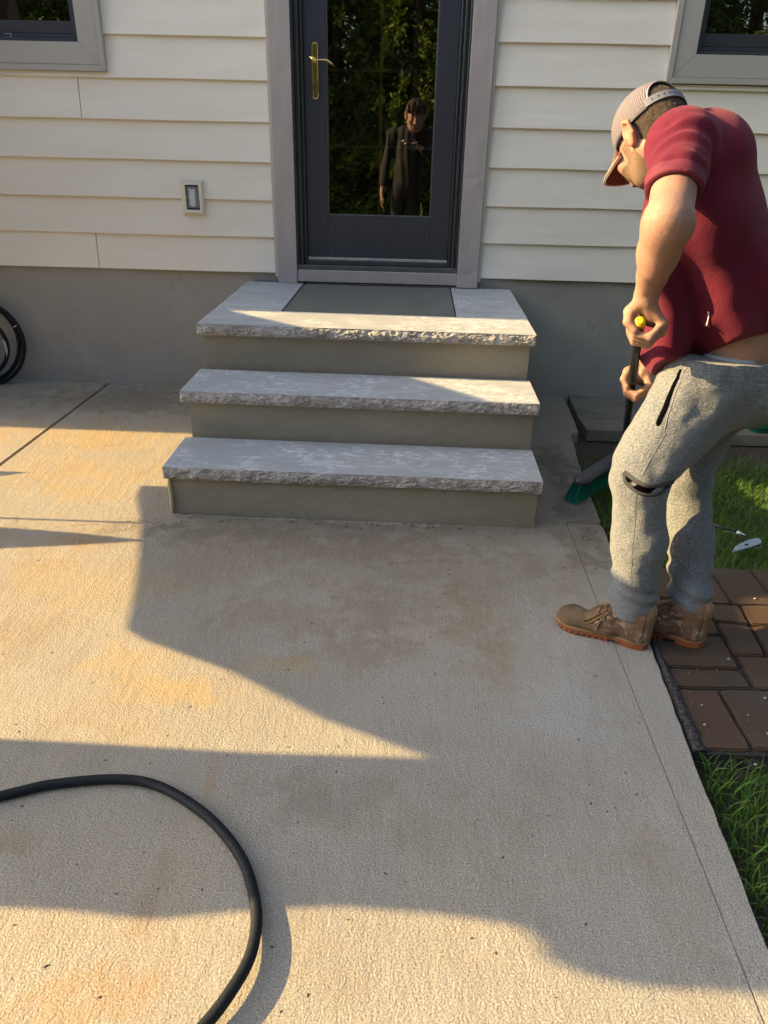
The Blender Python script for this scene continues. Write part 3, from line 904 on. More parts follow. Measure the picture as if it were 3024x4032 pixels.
for (a, b_, c_, d_) in ((2.63, 2.85, -2.265, -2.02), (2.49, 2.72, -2.388, -2.272), (2.49, 2.72, -2.556, -2.392), (2.38, 2.55, -2.958, -2.716), (2.86, 3.1, -2.27, -2.02), (2.61, 2.85, -2.708, -2.562), (2.56, 2.8, -2.958, -2.716), (2.73, 2.95, -2.4, -2.275), (2.73, 2.95, -2.556, -2.404)):
    pv(a, b_, c_, d_)
# sanded bed and the mortar haunch along the slab
tag(prism('paver_bed', [(1.80, -2.03), (3.1, -2.02), (3.1, -2.965), (1.80, -2.975)], 'z', -0.10, -0.014, MT['polysand']), kind='structure')
V, F = [], []
g = random.Random(9)
N = 60
for i in range(N + 1):
    y = -2.20 - 0.775 * i / N
    e = 1.905 + (y + 2.3) * 0.05
    wdt = 0.014 + 0.022 * max(0, (i / N)) + 0.008 * mno.noise(Vector((y * 25, 0, 0)))
    V += [(e + 0.009, y, -0.03), (e + 0.011, y, -0.004 + g.uniform(-.001, .001)), (e + wdt * 0.6, y, -0.0006 + g.uniform(-.0010, .0010)), (e + wdt * 1.2, y, -0.0012 + g.uniform(-.0012, .0008)), (e + wdt * 1.2 + .002, y, -0.03)]
for i in range(N):
    for j in range(4):
        a = i * 5 + j
        F.append((a, a + 5, a + 6, a + 1))
mobj('mortar_haunch', V, F, MT['mortar'], walk, smooth=True)
V, F = [], []
for i in range(50):
    x = 1.885 + 0.9 * i / 49
    V += [(x, -2.956, -0.04), (x, -2.962, -0.016 + g.uniform(-.003, .001)), (x, -2.970 + g.uniform(-.003, .003), -0.022 + g.uniform(-.003, .003)), (x, -2.978 + g.uniform(-.005, .005), -0.06)]
for i in range(49):
    for j in range(3):
        a = i * 4 + j
        F.append((a, a + 1, a + 5, a + 4))
mobj('mortar_haunch', V, F, MT['mortar'], walk, smooth=True)
# ================================================================ ADDED OFF-FRAME CASTER, outline shaped to throw the patio shadows
TN = math.tan(SUN_EL)
XS = -1.92
def sil(pts):   # (y, ground x reached by its shadow) -> outline on the plane x = XS
    return [(y + 0.01 * (w_ - XS), max(-0.02, (w_ - XS) * TN)) for (y, w_) in pts]
wood = simple("caster_wood", (0.10, 0.06, 0.035), 0.7, var=0.3, vs=12, bump=0.002, bs=40)
scr = empty('shadow_caster', (0, 0, 0), 'unseen shadow caster added left of the patio, outline shaped to its shadows', 'screen')
prism('panel', sil([(-0.76, 0.50), (-1.478, 0.50), (-1.482, -0.02), (-1.60, 0.0), (-1.834, 0.096), (-2.2, 0.205), (-2.545, 0.285), (-2.60, 0.36), (-2.734, 0.66), (-2.912, 0.94), (-3.040, 1.23),
      (-3.048, 0.75), (-3.038, 0.3), (-3.035, -1.0), (-3.035, -1.92), (-3.497, -1.92), (-3.497, 0.50), (-3.507, 0.64), (-3.482, 0.80), (-3.466, 0.93), (-3.459, 1.02), (-3.467, 1.25), (-3.483, 1.40), (-3.515, 1.438), (-3.548, 1.444), (-3.578, 1.52), (-3.594, 1.62), (-3.594, 1.80), (-3.592, 3.0),
      (-3.0, 3.0), (-2.68, 2.95), (-2.60, 2.35), (-2.40, 2.24), (-2.22, 2.30), (-2.13, 3.4), (-1.75, 3.7), (-1.50, 3.5), (-1.462, 2.42), (-1.29, 2.245), (-1.173, 2.116), (-1.091, 2.004), (-0.95, 1.82), (-0.808, 1.64), (-0.76, 1.59)]), 'x', XS - 0.04, XS, wood, scr)  # panel outline follows the shadow edges it is added to cast
prism('post', sil([(-1.827, -1.92), (-1.841, -1.92), (-1.841, 0.3), (-1.827, 0.3)]), 'x', XS - 0.035, XS - 0.005, wood, scr)  # strip added to cast the thin line of shadow
prism('post', sil([(-1.900, -1.92), (-1.906, -0.9), (-1.911, -0.45), (-1.935, -0.15), (-1.975, 0.15), (-2.03, -0.12), (-2.078, -0.40), (-2.10, -0.9), (-2.11, -1.92)]), 'x', XS - 0.035, XS - 0.005, wood, scr)  # taper added to cast the pointed shadow
prism('post', sil([(-1.375, -1.92), (-1.38, -0.60), (-1.44, -0.72), (-1.45, -1.92)]), 'x', XS - 0.035, XS - 0.005, wood, scr)  # stub added to cast the small shadow at the left

# ================================================================ HOSES
hp = [(-0.75, -3.60), (-0.35, -3.44), (-0.05, -3.33), (0.187, -3.232), (0.298, -3.190), (0.436, -3.168), (0.554, -3.186), (0.685, -3.266), (0.780, -3.366), (0.832, -3.471), (0.846, -3.567), (0.826, -3.650), (0.790, -3.712), (0.70, -3.82), (0.50, -3.98), (0.20, -4.10), (-0.2, -4.2)]
zz = [0.0125] * len(hp)
for i, z in ((9, 0.014), (10, 0.020), (11, 0.024), (12, 0.022), (13, 0.016)): zz[i] = z
P = catmull([(x, y, z) for (x, y), z in zip(hp, zz)], 14)
P = [p + Vector((0.0022 * mno.noise(Vector((i * .06, 1, 0))), 0.0022 * mno.noise(Vector((i * .06, 5, 0))), 0)) for i, p in enumerate(P)]
V, F = tube(P, 0.0118, 16)
h1 = mobj('garden_hose', V, F, MT['rubber'], smooth=True)
tag(h1, 'black rubber garden hose curving in a loop over the concrete in the foreground', 'hose')
hr = empty('hose_reel', (-1.46, -0.09, 0.25), 'coiled black hose leaning against the foundation at the left edge', 'hose reel')
for (r_, cx, cz, y_, nm) in ((0.262, 0.0, 0.0, 0.01, 'hose_loop'), (0.255, -0.03, 0.005, 0.03, 'hose_loop'), (0.185, -0.010, -0.015, -0.02, 'hose_loop')):
    if nm is None: continue
    L = []
    for i in range(64):
        a = 2 * PI * i / 64
        L.append((cx + r_ * math.cos(a) * (1 + 0.02 * math.sin(2 * a)), y_ + 0.02 * math.sin(a), cz + (r_ - 0.012) * math.sin(a)))
    V, F = tube(L, 0.0125, 12, closed=True)
    mobj(nm, V, F, MT['rubber'], hr, smooth=True)
L = [(-0.05 + 0.085 * math.cos(2 * PI * i / 40), 0.085 * math.sin(2 * PI * i / 40) - 0.05) for i in range(40)]
prism('reel_disc', L, 'y', -0.05, 0.03, simple("reel_plastic", (0.014, 0.016, 0.022), 0.6), hr, 0.006)
V, F = tube([(0.166, -0.034, 0.035), (0.173, -0.036, 0.01), (0.174, -0.036, -0.03), (0.168, -0.035, -0.065)], [0.002, 0.0055, 0.0065, 0.003], 8)
mobj('hose_label', V, F, simple("label_white", (0.5, 0.5, 0.48), 0.6), hr, smooth=True)
V, F = tube([(0.2295, 0.012, 0.108), (0.2315, 0.012, 0.1035)], 0.0133, 14)
mobj('hose_mark', V, F, simple("hose_mark", (0.6, 0.6, 0.6), 0.6), hr, smooth=True)

# ================================================================ GRASS
def grass_mat(name, a, b, tip):
    k = Mat(name, 0.55, 0.3)
    at = k.n.new("ShaderNodeAttribute"); at.attribute_name = "tone"
    c = k.mix(at.outputs["Fac"], a, b)
    k.color(c)
    k.b.inputs["Subsurface Weight"].default_value = 0.0
    tr = k.n.new("ShaderNodeBsdfTranslucent"); mx = k.n.new("ShaderNodeMixShader"); mx.inputs[0].default_value = 0.35
    out = [n for n in k.n if n.type == 'OUTPUT_MATERIAL'][0]
    k.l.new(c, tr.inputs[0]); k.l.new(k.b.outputs[0], mx.inputs[1]); k.l.new(tr.outputs[0], mx.inputs[2]); k.l.new(mx.outputs[0], out.inputs[0])
    return k.m
MT['grass'] = grass_mat("grass_blade", (0.045, 0.125, 0.016), (0.19, 0.33, 0.05), None)
def blades(name, pts, lo, hi, wd, seed, lean=0.6, z0=-0.062):
    g = np.random.RandomState(seed)
    n = len(pts)
    pts = np.asarray(pts)
    L = g.uniform(lo, hi, n) * g.uniform(0.7, 1.15, n)
    az = g.uniform(0, 2 * PI, n)
    ln = np.abs(g.normal(0, lean, n)) + 0.15
    W = g.uniform(0.6, 1.2, n) * wd
    side = az + PI / 2 + g.uniform(-.5, .5, n)
    segs = 4
    V = np.zeros((n, segs * 2 + 1, 3))
    ca, sa = np.cos(az), np.sin(az); cs, ss = np.cos(side), np.sin(side)
    h = np.zeros(n); d = np.zeros(n)
    ang = 0.1 * ln
    for s in range(segs + 1):
        w_ = W * (1 - (s / segs) ** 1.6) * 0.5
        cx = pts[:, 0] + ca * d; cy = pts[:, 1] + sa * d; cz = z0 + h
        if s < segs:
            V[:, 2 * s, 0] = cx - cs * w_; V[:, 2 * s, 1] = cy - ss * w_; V[:, 2 * s, 2] = cz
            V[:, 2 * s + 1, 0] = cx + cs * w_; V[:, 2 * s + 1, 1] = cy + ss * w_; V[:, 2 * s + 1, 2] = cz
        else:
            V[:, 2 * s, 0] = cx; V[:, 2 * s, 1] = cy; V[:, 2 * s, 2] = cz
        d = d + np.sin(ang) * L / segs; h = h + np.cos(ang) * L / segs
        ang = np.minimum(ang + ln * 0.85, 2.3)
    nv = segs * 2 + 1
    f = []
    base = (np.arange(n) * nv)[:, None]
    quads = np.concatenate([base + np.array([[2 * s, 2 * s + 1, 2 * s + 3, 2 * s + 2]]) for s in range(segs - 1)], 0)
    tris = base + np.array([[2 * segs - 2, 2 * segs - 1, 2 * segs]])
    F = quads.tolist() + tris.tolist()
    o = mobj(name, V.reshape(-1, 3), F, MT['grass'], smooth=True)
    at = o.data.attributes.new("tone", 'FLOAT', 'POINT')
    tone = np.clip(g.beta(1.6, 2.4, n) + 0.12 * np.sin(pts[:, 0] * 9) * np.cos(pts[:, 1] * 8), 0, 1)
    at.data.foreach_set('value', np.repeat(tone, nv).astype(np.float32))
    return o
g = np.random.RandomState(11)
def scatter(n, x0, x1, y0, y1, fn):
    P = np.stack([g.uniform(x0, x1, n), g.uniform(y0, y1, n)], 1)
    keep = fn(P[:, 0], P[:, 1])
    return P[keep]
def edge_x(y): return np.interp(-y, [-e[1] for e in edge], [e[0] for e in edge])
cl = lambda x, y: 0.5 + 0.5 * np.sin(x * 31 + 3 * np.sin(y * 17)) * np.cos(y * 27 + 2 * np.sin(x * 13))
P1 = scatter(42000, 1.9, 4.2, -2.03, -0.62, lambda x, y: (x > edge_x(y) + 0.012) & (g.uniform(0, 1, x.shape) < np.clip((-0.78 - y) / 0.35, 0.02, 1) * (0.45 + 0.55 * cl(x, y)) * np.where((y > -1.0) & (x < 2.6), 0.35, 1)) & ~((np.abs(y + 1.0) < 0.12) & (np.abs(x - 2.12) < 0.12) & (g.uniform(0, 1, x.shape) < 0.5)))
l1 = blades('lawn', P1, 0.045, 0.085, 0.0034, 1, 0.62, z0=-0.060)
tag(l1, 'green grass lawn between the house slab and the brown pavers', 'grass', kind='stuff')
P2 = scatter(30000, 1.80, 3.6, -4.6, -2.985, lambda x, y: (x > edge_x(y) + 0.022) & (g.uniform(0, 1, x.shape) < (0.50 + 0.5 * cl(x, y)) * np.clip((-2.985 - y) / 0.05 + 0.25, 0, 1)))
l2 = blades('lawn', P2, 0.055, 0.115, 0.0048, 2, 0.62, z0=-0.060)
tag(l2, 'taller green grass in the lower right corner beside the patio edge', 'grass', kind='stuff')

# ================================================================ SMALL THINGS
kn = empty('utility_knife', (2.456, -1.852, 0.004), 'silver retractable utility knife lying in the grass behind the worker', 'knife', rot=(R(22), R(-3), R(28)))
silver = simple("knife_silver", (0.40, 0.45, 0.52), 0.35, 0.6, var=0.1)
prism('body', [(-.080, -.008), (-.070, -.013), (-.035, -.014), (.0, -.016), (.05, -.017), (.070, -.012), (.078, .002), (.070, .013), (.035, .017), (-.02, .014), (-.055, .008), (-.075, -.001)], 'z', -0.007, 0.007, silver, kn, 0.002)
prism('slider', [(-.012, -.004), (.002, -.004), (.002, .002), (-.012, .002)], 'z', 0.0071, 0.0095, MT['dark'], kn)
prism('grip_slot', [(.018, -.0178), (.062, -.0168), (.062, -.0145), (.018, -.0155)], 'z', -0.004, 0.004, MT['dark'], kn)
prism('button', [(-.062, -.003), (-.054, -.003), (-.054, .003), (-.062, .003)], 'z', 0.0071, 0.009, simple("knife_yellow", (0.7, 0.5, 0.08), 0.4), kn)
V, F = tube(catmull([(.03, -.018, -.003), (.042, -.026, -.002), (.056, -.026, 0), (.064, -.018, 0)], 5), 0.0014, 6)
mobj('release_clip', V, F, silver, kn, smooth=True)
st_ = empty('marker_pen', (2.44, -1.715, -0.002), 'thin black pen with a white cap lying in the grass behind the knife', 'pen', rot=(0, R(4), R(-30)))
V, F = tube([(-.075, 0, .004), (.03, 0, .003)], 0.0052, 10)
mobj('barrel', V, F, simple("pen_black", (0.02, 0.02, 0.022), 0.4), st_, smooth=True)
V, F = tube([(.031, 0, .003), (.050, 0, .003)], [0.0056, 0.0056], 10); tube([(.051, 0, .003), (.066, 0, .002)], [0.003, 0.0015], 8, V=V, F=F)
mobj('cap', V, F, simple("pen_white", (0.75, 0.75, 0.75), 0.4), st_, smooth=True)
V, F = tube(catmull([(.06, -.008, -.01), (.035, -.016, .002), (.01, -.012, .003), (-.01, -.014, -.006)], 6), 0.0007, 5)
mobj('wire', V, F, simple("wire_grey", (0.3, 0.3, 0.3), 0.5), st_, smooth=True)
# green container
gp = simple("green_plastic", (0.004, 0.105, 0.072), 0.45)
bx = empty('green_container', (3.27, -0.36, -0.062), 'dark green plastic tub on the grass at the right edge behind the worker', 'tub')
def rr_poly(w_, d_, r_, n=6):
    P = []
    for (sx, sy, a0) in ((1, 1, 0), (-1, 1, 90), (-1, -1, 180), (1, -1, 270)):
        for i in range(n + 1):
            a = R(a0 + 90 * i / n)
            P.append((sx * (w_ - r_) + r_ * math.cos(a), sy * (d_ - r_) + r_ * math.sin(a)))
    return P
V, F = [], []
lv = [(0.27, 0.20, 0.0), (0.29, 0.22, 0.22), (0.31, 0.235, 0.225), (0.31, 0.235, 0.25), (0.29, 0.22, 0.252), (0.265, 0.20, 0.02)]
for (a, b_, z) in lv: V += [(x, y, z) for x, y in rr_poly(a, b_, 0.05)]
npp = 28
for i in range(len(lv) - 1):
    for j in range(npp): F.append((i * npp + j, i * npp + (j + 1) % npp, (i + 1) * npp + (j + 1) % npp, (i + 1) * npp + j))
F.append(tuple(range(npp))[::-1]); F.append(tuple((len(lv) - 1) * npp + j for j in range(npp)))
mobj('tub_body', V, F, gp, bx, smooth=False)
box('tub_rib', -0.30, 0.30, -0.226, -0.219, 0.10, 0.115, gp, bx, 0.003)
# debris: crumbs, leaf bits and cement chips
def debris():
    g = random.Random(21)
    V, F = [], []
    spots = []
    for _ in range(240): spots.append((g.uniform(-0.6, 1.78), g.uniform(-3.9, -1.85), 0.0, g.uniform(0.0012, 0.0035)))
    for _ in range(60): spots.append((g.uniform(0.10, 1.75), -1.775 - abs(g.gauss(0, .02)), 0.0, g.uniform(0.0015, 0.005)))
    for _ in range(26): spots.append((g.uniform(-1.3, 0.15), -0.005 - abs(g.gauss(0, .02)), 0.0, g.uniform(0.002, 0.006)))
    for _ in range(40): spots.append((g.uniform(1.82, 1.9), g.uniform(-2.6, -1.0), 0.0, g.uniform(0.0015, 0.005)))
    for (x, y, z, r) in spots:
        b = len(V)
        ax = g.uniform(0, PI)
        el = g.uniform(1, 2.2)
        for k in range(5):
            a = 2 * PI * k / 5 + g.uniform(-.3, .3)
            px, py = r * math.cos(a) * el, r * math.sin(a) * 0.8
            V.append((x + px * math.cos(ax) - py * math.sin(ax), y + px * math.sin(ax) + py * math.cos(ax), z + 0.0003))
        V.append((x, y, z + r * 0.9))
        for k in range(5): F.append((b + k, b + (k + 1) % 5, b + 5))
    # hairline cracks running out from the step corner
    for pts in ([(0.13, -1.80), (0.05, -1.815), (-0.02, -1.83), (-0.10, -1.86), (-0.2, -1.875), (-0.33, -1.93)], [(0.16, -1.795), (0.10, -1.83), (0.02, -1.80), (-0.05, -1.81)], [(-0.30, -1.0), (-0.36, -1.02), (-0.45, -1.06)]):
        P = catmull([(x, y, .0006) for x, y in pts], 8)
        b = len(V)
        for i, p in enumerate(P):
            w_ = .0014 * g.uniform(.2, 1) * (0.3 + math.sin(PI * i / (len(P) - 1)))
            V += [(p.x, p.y - w_ + g.uniform(-.002, .002), .0006), (p.x, p.y + w_, .0006)]
        for i in range(len(P) - 1): F.append((b + 2 * i, b + 2 * i + 2, b + 2 * i + 3, b + 2 * i + 1))
    o = mobj('debris', V, F, simple("dark_crumbs", (0.07, 0.055, 0.04), 0.9, var=0.5, vs=30))
    tag(o, 'scattered dark crumbs and bits of leaf on the concrete patio', 'debris', kind='stuff')
debris()
def chips():
    g = random.Random(4)
    V, F = [], []
    for (x, y, r) in [(2.335, -2.235, .004), (2.115, -2.585, .0045), (2.152, -2.76, .004), (2.10, -2.905, .0045), (2.075, -2.835, .003), (2.02, -3.02, .004), (2.0, -2.64, .002), (1.97, -2.66, .002), (2.06, -2.64, .002), (1.96, -2.80, .003), (2.31, -2.60, .003), (1.94, -2.88, .004)] + [(g.uniform(1.9, 2.6), g.uniform(-2.95, -2.05), g.uniform(.0007, .0018)) for _ in range(60)]:
        b = len(V)
        for s in (-1, 1):
            for k in range(4):
                a = PI / 2 * k + 0.6 + g.uniform(-.25, .25) + x * 50
                V.append((x + r * math.cos(a), y + r * math.sin(a) * .8, 0.0005 + (s + 1) * r * 0.3))
        F += [(b, b + 1, b + 2, b + 3)[::-1], (b + 4, b + 5, b + 6, b + 7)] + [(b + k, b + (k + 1) % 4, b + 4 + (k + 1) % 4, b + 4 + k) for k in range(4)]
    o = mobj('cement_chips', V, F, simple("chip_grey", (0.42, 0.41, 0.36), 0.8))
    tag(o, 'pale cement chips scattered on the brown pavers', 'debris', kind='stuff')
chips()

# ================================================================ TREES behind the photographer (seen in the glass)
leafm = grass_mat("conifer_spray", (0.012, 0.032, 0.006), (0.24, 0.31, 0.035), None)
bark = simple("bark", (0.08, 0.055, 0.035), 0.9, var=0.4, vs=15, bump=0.01, bs=20)
TREE_MESH = {}
def tree_mesh(seed):
    g = np.random.RandomState(seed)
    # sprays: clumps of small leaf faces on drooping branch tips
    Hh = 6.0
    nb = 620
    C = []
    z = g.uniform(0.02, 1, nb) * Hh
    rmax = 1.35 * (1 - (z / Hh) ** 1.7) + 0.12
    a = g.uniform(0, 2 * PI, nb)
    rad = rmax * g.uniform(0.55, 1.08, nb)
    cx, cy = rad * np.cos(a), rad * np.sin(a)
    nl = 64
    V = []; T = []
    for i in range(nb):
        out = np.array([np.cos(a[i]), np.sin(a[i]), -0.25])
        t = g.uniform(0, 1, nl)
        L = g.uniform(0.35, 0.65)
        side = g.normal(0, 0.10, (nl, 3)) * (1.1 - t[:, None])
        p = np.array([cx[i], cy[i], z[i]]) + out * (t[:, None] * L - L * 0.6) + side - np.array([0, 0, 1]) * (t[:, None] ** 2) * 0.18
        s = g.uniform(0.022, 0.055, nl)[:, None]
        d1 = out + g.normal(0, 0.5, (nl, 3)); d1 /= np.linalg.norm(d1, axis=1)[:, None]
        d2 = np.cross(d1, g.normal(0, 1, (nl, 3))); d2 /= np.linalg.norm(d2, axis=1)[:, None]
        q = np.stack([p - d1 * s * 1.3, p + d2 * s * .45, p + d1 * s * 1.6, p - d2 * s * .45], 1)
        V.append(q.reshape(-1, 3))
        T.append(np.repeat(np.clip(g.beta(1.3, 3) + 0.3 * g.rand() , 0, 1) * np.ones(nl), 4))
    V = np.concatenate(V); T = np.concatenate(T)
    F = np.arange(len(V)).reshape(-1, 4)
    me = bpy.data.meshes.new('crown')
    me.from_pydata(V.tolist(), [], F.tolist())
    me.materials.append(leafm)
    at = me.attributes.new("tone", 'FLOAT', 'POINT'); at.data.foreach_set('value', T.astype(np.float32))
    return me
for sd in (1, 2): TREE_MESH[sd] = tree_mesh(sd)
def limb_bm():
    V, F = tube([(0, 0, -0.1), (0.02, 0.01, 1.0), (0.0, 0.03, 3.0), (0.03, 0, 5.0), (0, 0, 6.8)], [0.14, 0.11, 0.08, 0.05, 0.015], 9)
    g = random.Random(2)
    for i in range(16):
        z = 0.7 + i * 0.36; a = i * 2.4
        r_ = 1.1 * (1 - (z / 7) ** 1.7)
        tube([(0, 0, z), (0.5 * r_ * math.cos(a), 0.5 * r_ * math.sin(a), z + 0.12), (r_ * math.cos(a), r_ * math.sin(a), z + 0.05)], [0.03, 0.02, 0.007], 6, V=V, F=F)
    me = bpy.data.meshes.new('trunk'); me.from_pydata([tuple(v) for v in V], [], F); me.materials.append(bark); me.shade_smooth()
    return me
TR = limb_bm()
g = random.Random(8)
for i in range(10):
    x = -8.2 + i * 1.55 + g.uniform(-.25, .25); y = -11.0 + g.uniform(-.7, .7)
    if i in (4, 5): y -= 0.2
    t_ = empty('conifer_tree', (x, y, -0.06), 'tall dark evergreen in the row behind the photographer, mirrored in the glass', 'tree', 'evergreens behind the patio', rot=(0, 0, g.uniform(0, 6)))
    s = g.uniform(0.9, 1.15); t_.scale = (s, s, s * g.uniform(.95, 1.1))
    for nm, me in (('crown', TREE_MESH[1 + i % 2]), ('trunk', TR)):
        o = bpy.data.objects.new(nm, me); COL.objects.link(o); o.parent = t_
for i in range(9):   # second row closes the view between the trunks
    x = -8.4 + i * 2.0 + g.uniform(-.3, .3); y = -13.4 + g.uniform(-.5, .5)
    t_ = empty('conifer_tree', (x, y, -0.06), 'tall dark evergreen in the row behind the photographer, mirrored in the glass', 'tree', 'evergreens behind the patio', rot=(0, 0, g.uniform(0, 6)))
    t_.scale = (1.35, 1.35, 1.2)
    for nm, me in (('crown', TREE_MESH[1 + i % 2]), ('trunk', TR)):
        o = bpy.data.objects.new(nm, me); COL.objects.link(o); o.parent = t_

for i, (x, y) in enumerate(((6.4, -0.9), (6.6, -3.1), (6.5, -5.4))):   # unseen evergreens added on the right to cut sky light
    t_ = empty('conifer_tree', (x, y, -0.06), 'unseen evergreen added east of the lawn to dim the right side', 'tree', 'added evergreens east of the lawn', rot=(0, 0, i * 2.0))
    t_.scale = (1.25, 1.25, 0.95)
    for nm, me in (('crown', TREE_MESH[1 + i % 2]), ('trunk', TR)):
        o = bpy.data.objects.new(nm, me); COL.objects.link(o); o.parent = t_
# ================================================================ SOLID SCULPTING (signed distance fields -> one continuous mesh)
def nrm(v):
    v = np.asarray(v, float); return v / np.linalg.norm(v)
def vnoise(P, s, seed=0):
    q = P * s + seed * 17.13
    i = np.floor(q).astype(np.int64); f = q - i
    f = f * f * (3 - 2 * f)
    def h(a, b, c):
        n = (a * 73856093) ^ (b * 19349663) ^ (c * 83492791)
        n = (n ^ (n >> 13)) * 1274126177
        return ((n ^ (n >> 16)) & 0xffff) / 32767.5 - 1.0
    r = 0
    for dx in (0, 1):
        wx = f[..., 0] if dx else 1 - f[..., 0]
        for dy in (0, 1):
            wy = f[..., 1] if dy else 1 - f[..., 1]
            for dz in (0, 1):
                wz = f[..., 2] if dz else 1 - f[..., 2]
                r = r + wx * wy * wz * h(i[..., 0] + dx, i[..., 1] + dy, i[..., 2] + dz)
    return r
class Sdf:
    def __init__(s): s.p = []; s.post = None; s.M = np.eye(3); s.o = np.zeros(3); s.sc = 1.0
    def frame(s, o, M, sc=1.0): s.o = np.asarray(o, float); s.M = np.asarray(M, float); s.sc = sc   # columns of M = local axes
    def w(s, v): return s.o + s.M @ (np.asarray(v, float) * s.sc)
    def cap(s, a, b, ra, rb=None, k=0.01, u=None, op=1):
        """elliptic capsule; ra, rb radii or (ru, rv) pairs; u = direction of the first radius"""
        a, b = s.w(a), s.w(b)
        rb = ra if rb is None else rb
        ra = np.array(ra if hasattr(ra, '__len__') else (ra, ra), float); rb = np.array(rb if hasattr(rb, '__len__') else (rb, rb), float)
        ra = ra * s.sc; rb = rb * s.sc; k = k * s.sc
        ax = b - a; L = np.linalg.norm(ax)
        n = ax / L if L > 1e-6 else np.array([0, 0, 1.0])
        uu = s.M @ np.asarray(u, float) if u is not None else (np.cross(n, [0.3, 0.9, 0.2]))
        uu = uu - n * uu.dot(n); uu /= np.linalg.norm(uu); vv = np.cross(n, uu)
        s.p.append((a, b, n, L, uu, vv, ra, rb, k, op, None)); return s
    def ell(s, c, r, k=0.01, op=1, ax=None):
        """ellipsoid with radii r along the frame axes (or ax columns, given in the frame)"""
        M = s.M if ax is None else s.M @ np.asarray(ax, float)
        c = s.w(c)
        s.p.append((c, c, None, 0, M, None, np.array(r, float) * s.sc, None, k * s.sc, op, None)); return s
    def ev1(s, pr, P):
        a, b, n, L, uu, vv, ra, rb, k, op, _ = pr
        W = P - a
        if n is None:
            q = W @ uu
            A = q / ra; B = q / (ra * ra)
            k0 = np.sqrt((A * A).sum(-1)); k1 = np.sqrt((B * B).sum(-1)) + 1e-9
            return k0 * (k0 - 1) / k1
        h = W @ n
        t = np.clip(h / L, 0, 1) if L > 1e-6 else np.zeros(h.shape)
        e = h - t * L
        ru = ra[0] + (rb[0] - ra[0]) * t; rv = ra[1] + (rb[1] - ra[1]) * t; rn = np.minimum(ru, rv)
        wu = W @ uu; wv = W @ vv
        A, B, C = wu / ru, wv / rv, e / rn
        k0 = np.sqrt(A * A + B * B + C * C) + 1e-9
        k1 = np.sqrt((A / ru) ** 2 + (B / rv) ** 2 + (C / rn) ** 2) + 1e-9
        return k0 * (k0 - 1) / k1
    def bound(s, pr):
        a, b, n, L, uu, vv, ra, rb, k, op, _ = pr
        r = ra.max() if rb is None else max(ra.max(), rb.max())
        return (a + b) / 2, L / 2 + r + k
    def ev(s, P, act=None):
        d = np.full(P.shape[:-1], 1.0)
        for i, pr in enumerate(s.p):
            if act is not None and not act[i]: continue
            e = s.ev1(pr, P); k = pr[8]
            if pr[9] > 0:
                h = np.clip(0.5 + 0.5 * (d - e) / k, 0, 1)
                d = d + (e - d) * h - k * h * (1 - h)
            else:
                e = -e
                h = np.clip(0.5 + 0.5 * (e - d) / k, 0, 1)
                d = d + (e - d) * h + k * h * (1 - h)
        if s.post is not None: d = s.post(P, d)
        return d
    def mesh(s, vox, pad=0.02, lo=None, hi=None):
        bs = [s.bound(p) for p in s.p]
        C = np.array([b[0] for b in bs]); Rr = np.array([b[1] for b in bs])
        pos = np.array([p[9] > 0 for p in s.p])
        l0 = (C[pos] - Rr[pos][:, None]).min(0) - pad; h0 = (C[pos] + Rr[pos][:, None]).max(0) + pad
        if lo is not None: l0 = np.maximum(l0, lo)
        if hi is not None: h0 = np.minimum(h0, hi)
        B = 12
        nb = np.ceil((h0 - l0) / (vox * B)).astype(int)
        N = nb * B
        G = np.ones(tuple(N), np.float32)
        ii = np.stack(np.meshgrid(*[np.arange(n) for n in nb], indexing='ij'), -1).reshape(-1, 3)
        cen = l0 + (ii * B + (B - 1) / 2) * vox
        rad = vox * B * 0.87
        dc = s.ev(cen)
        sel = np.abs(dc) < rad * 1.6 + 0.02
        ins = (dc < 0) & ~sel
        off = np.stack(np.meshgrid(*[np.arange(B)] * 3, indexing='ij'), -1) * vox
        for q in ii[ins]:
            G[q[0] * B:(q[0] + 1) * B, q[1] * B:(q[1] + 1) * B, q[2] * B:(q[2] + 1) * B] = -1
        for q, c in zip(ii[sel], cen[sel]):
            act = np.linalg.norm(C - c, axis=1) < Rr + rad + 0.03
            if not act.any(): continue
            P = l0 + q * B * vox + off
            G[q[0] * B:(q[0] + 1) * B, q[1] * B:(q[1] + 1) * B, q[2] * B:(q[2] + 1) * B] = s.ev(P, act)
        return surface_nets(G, l0, vox)
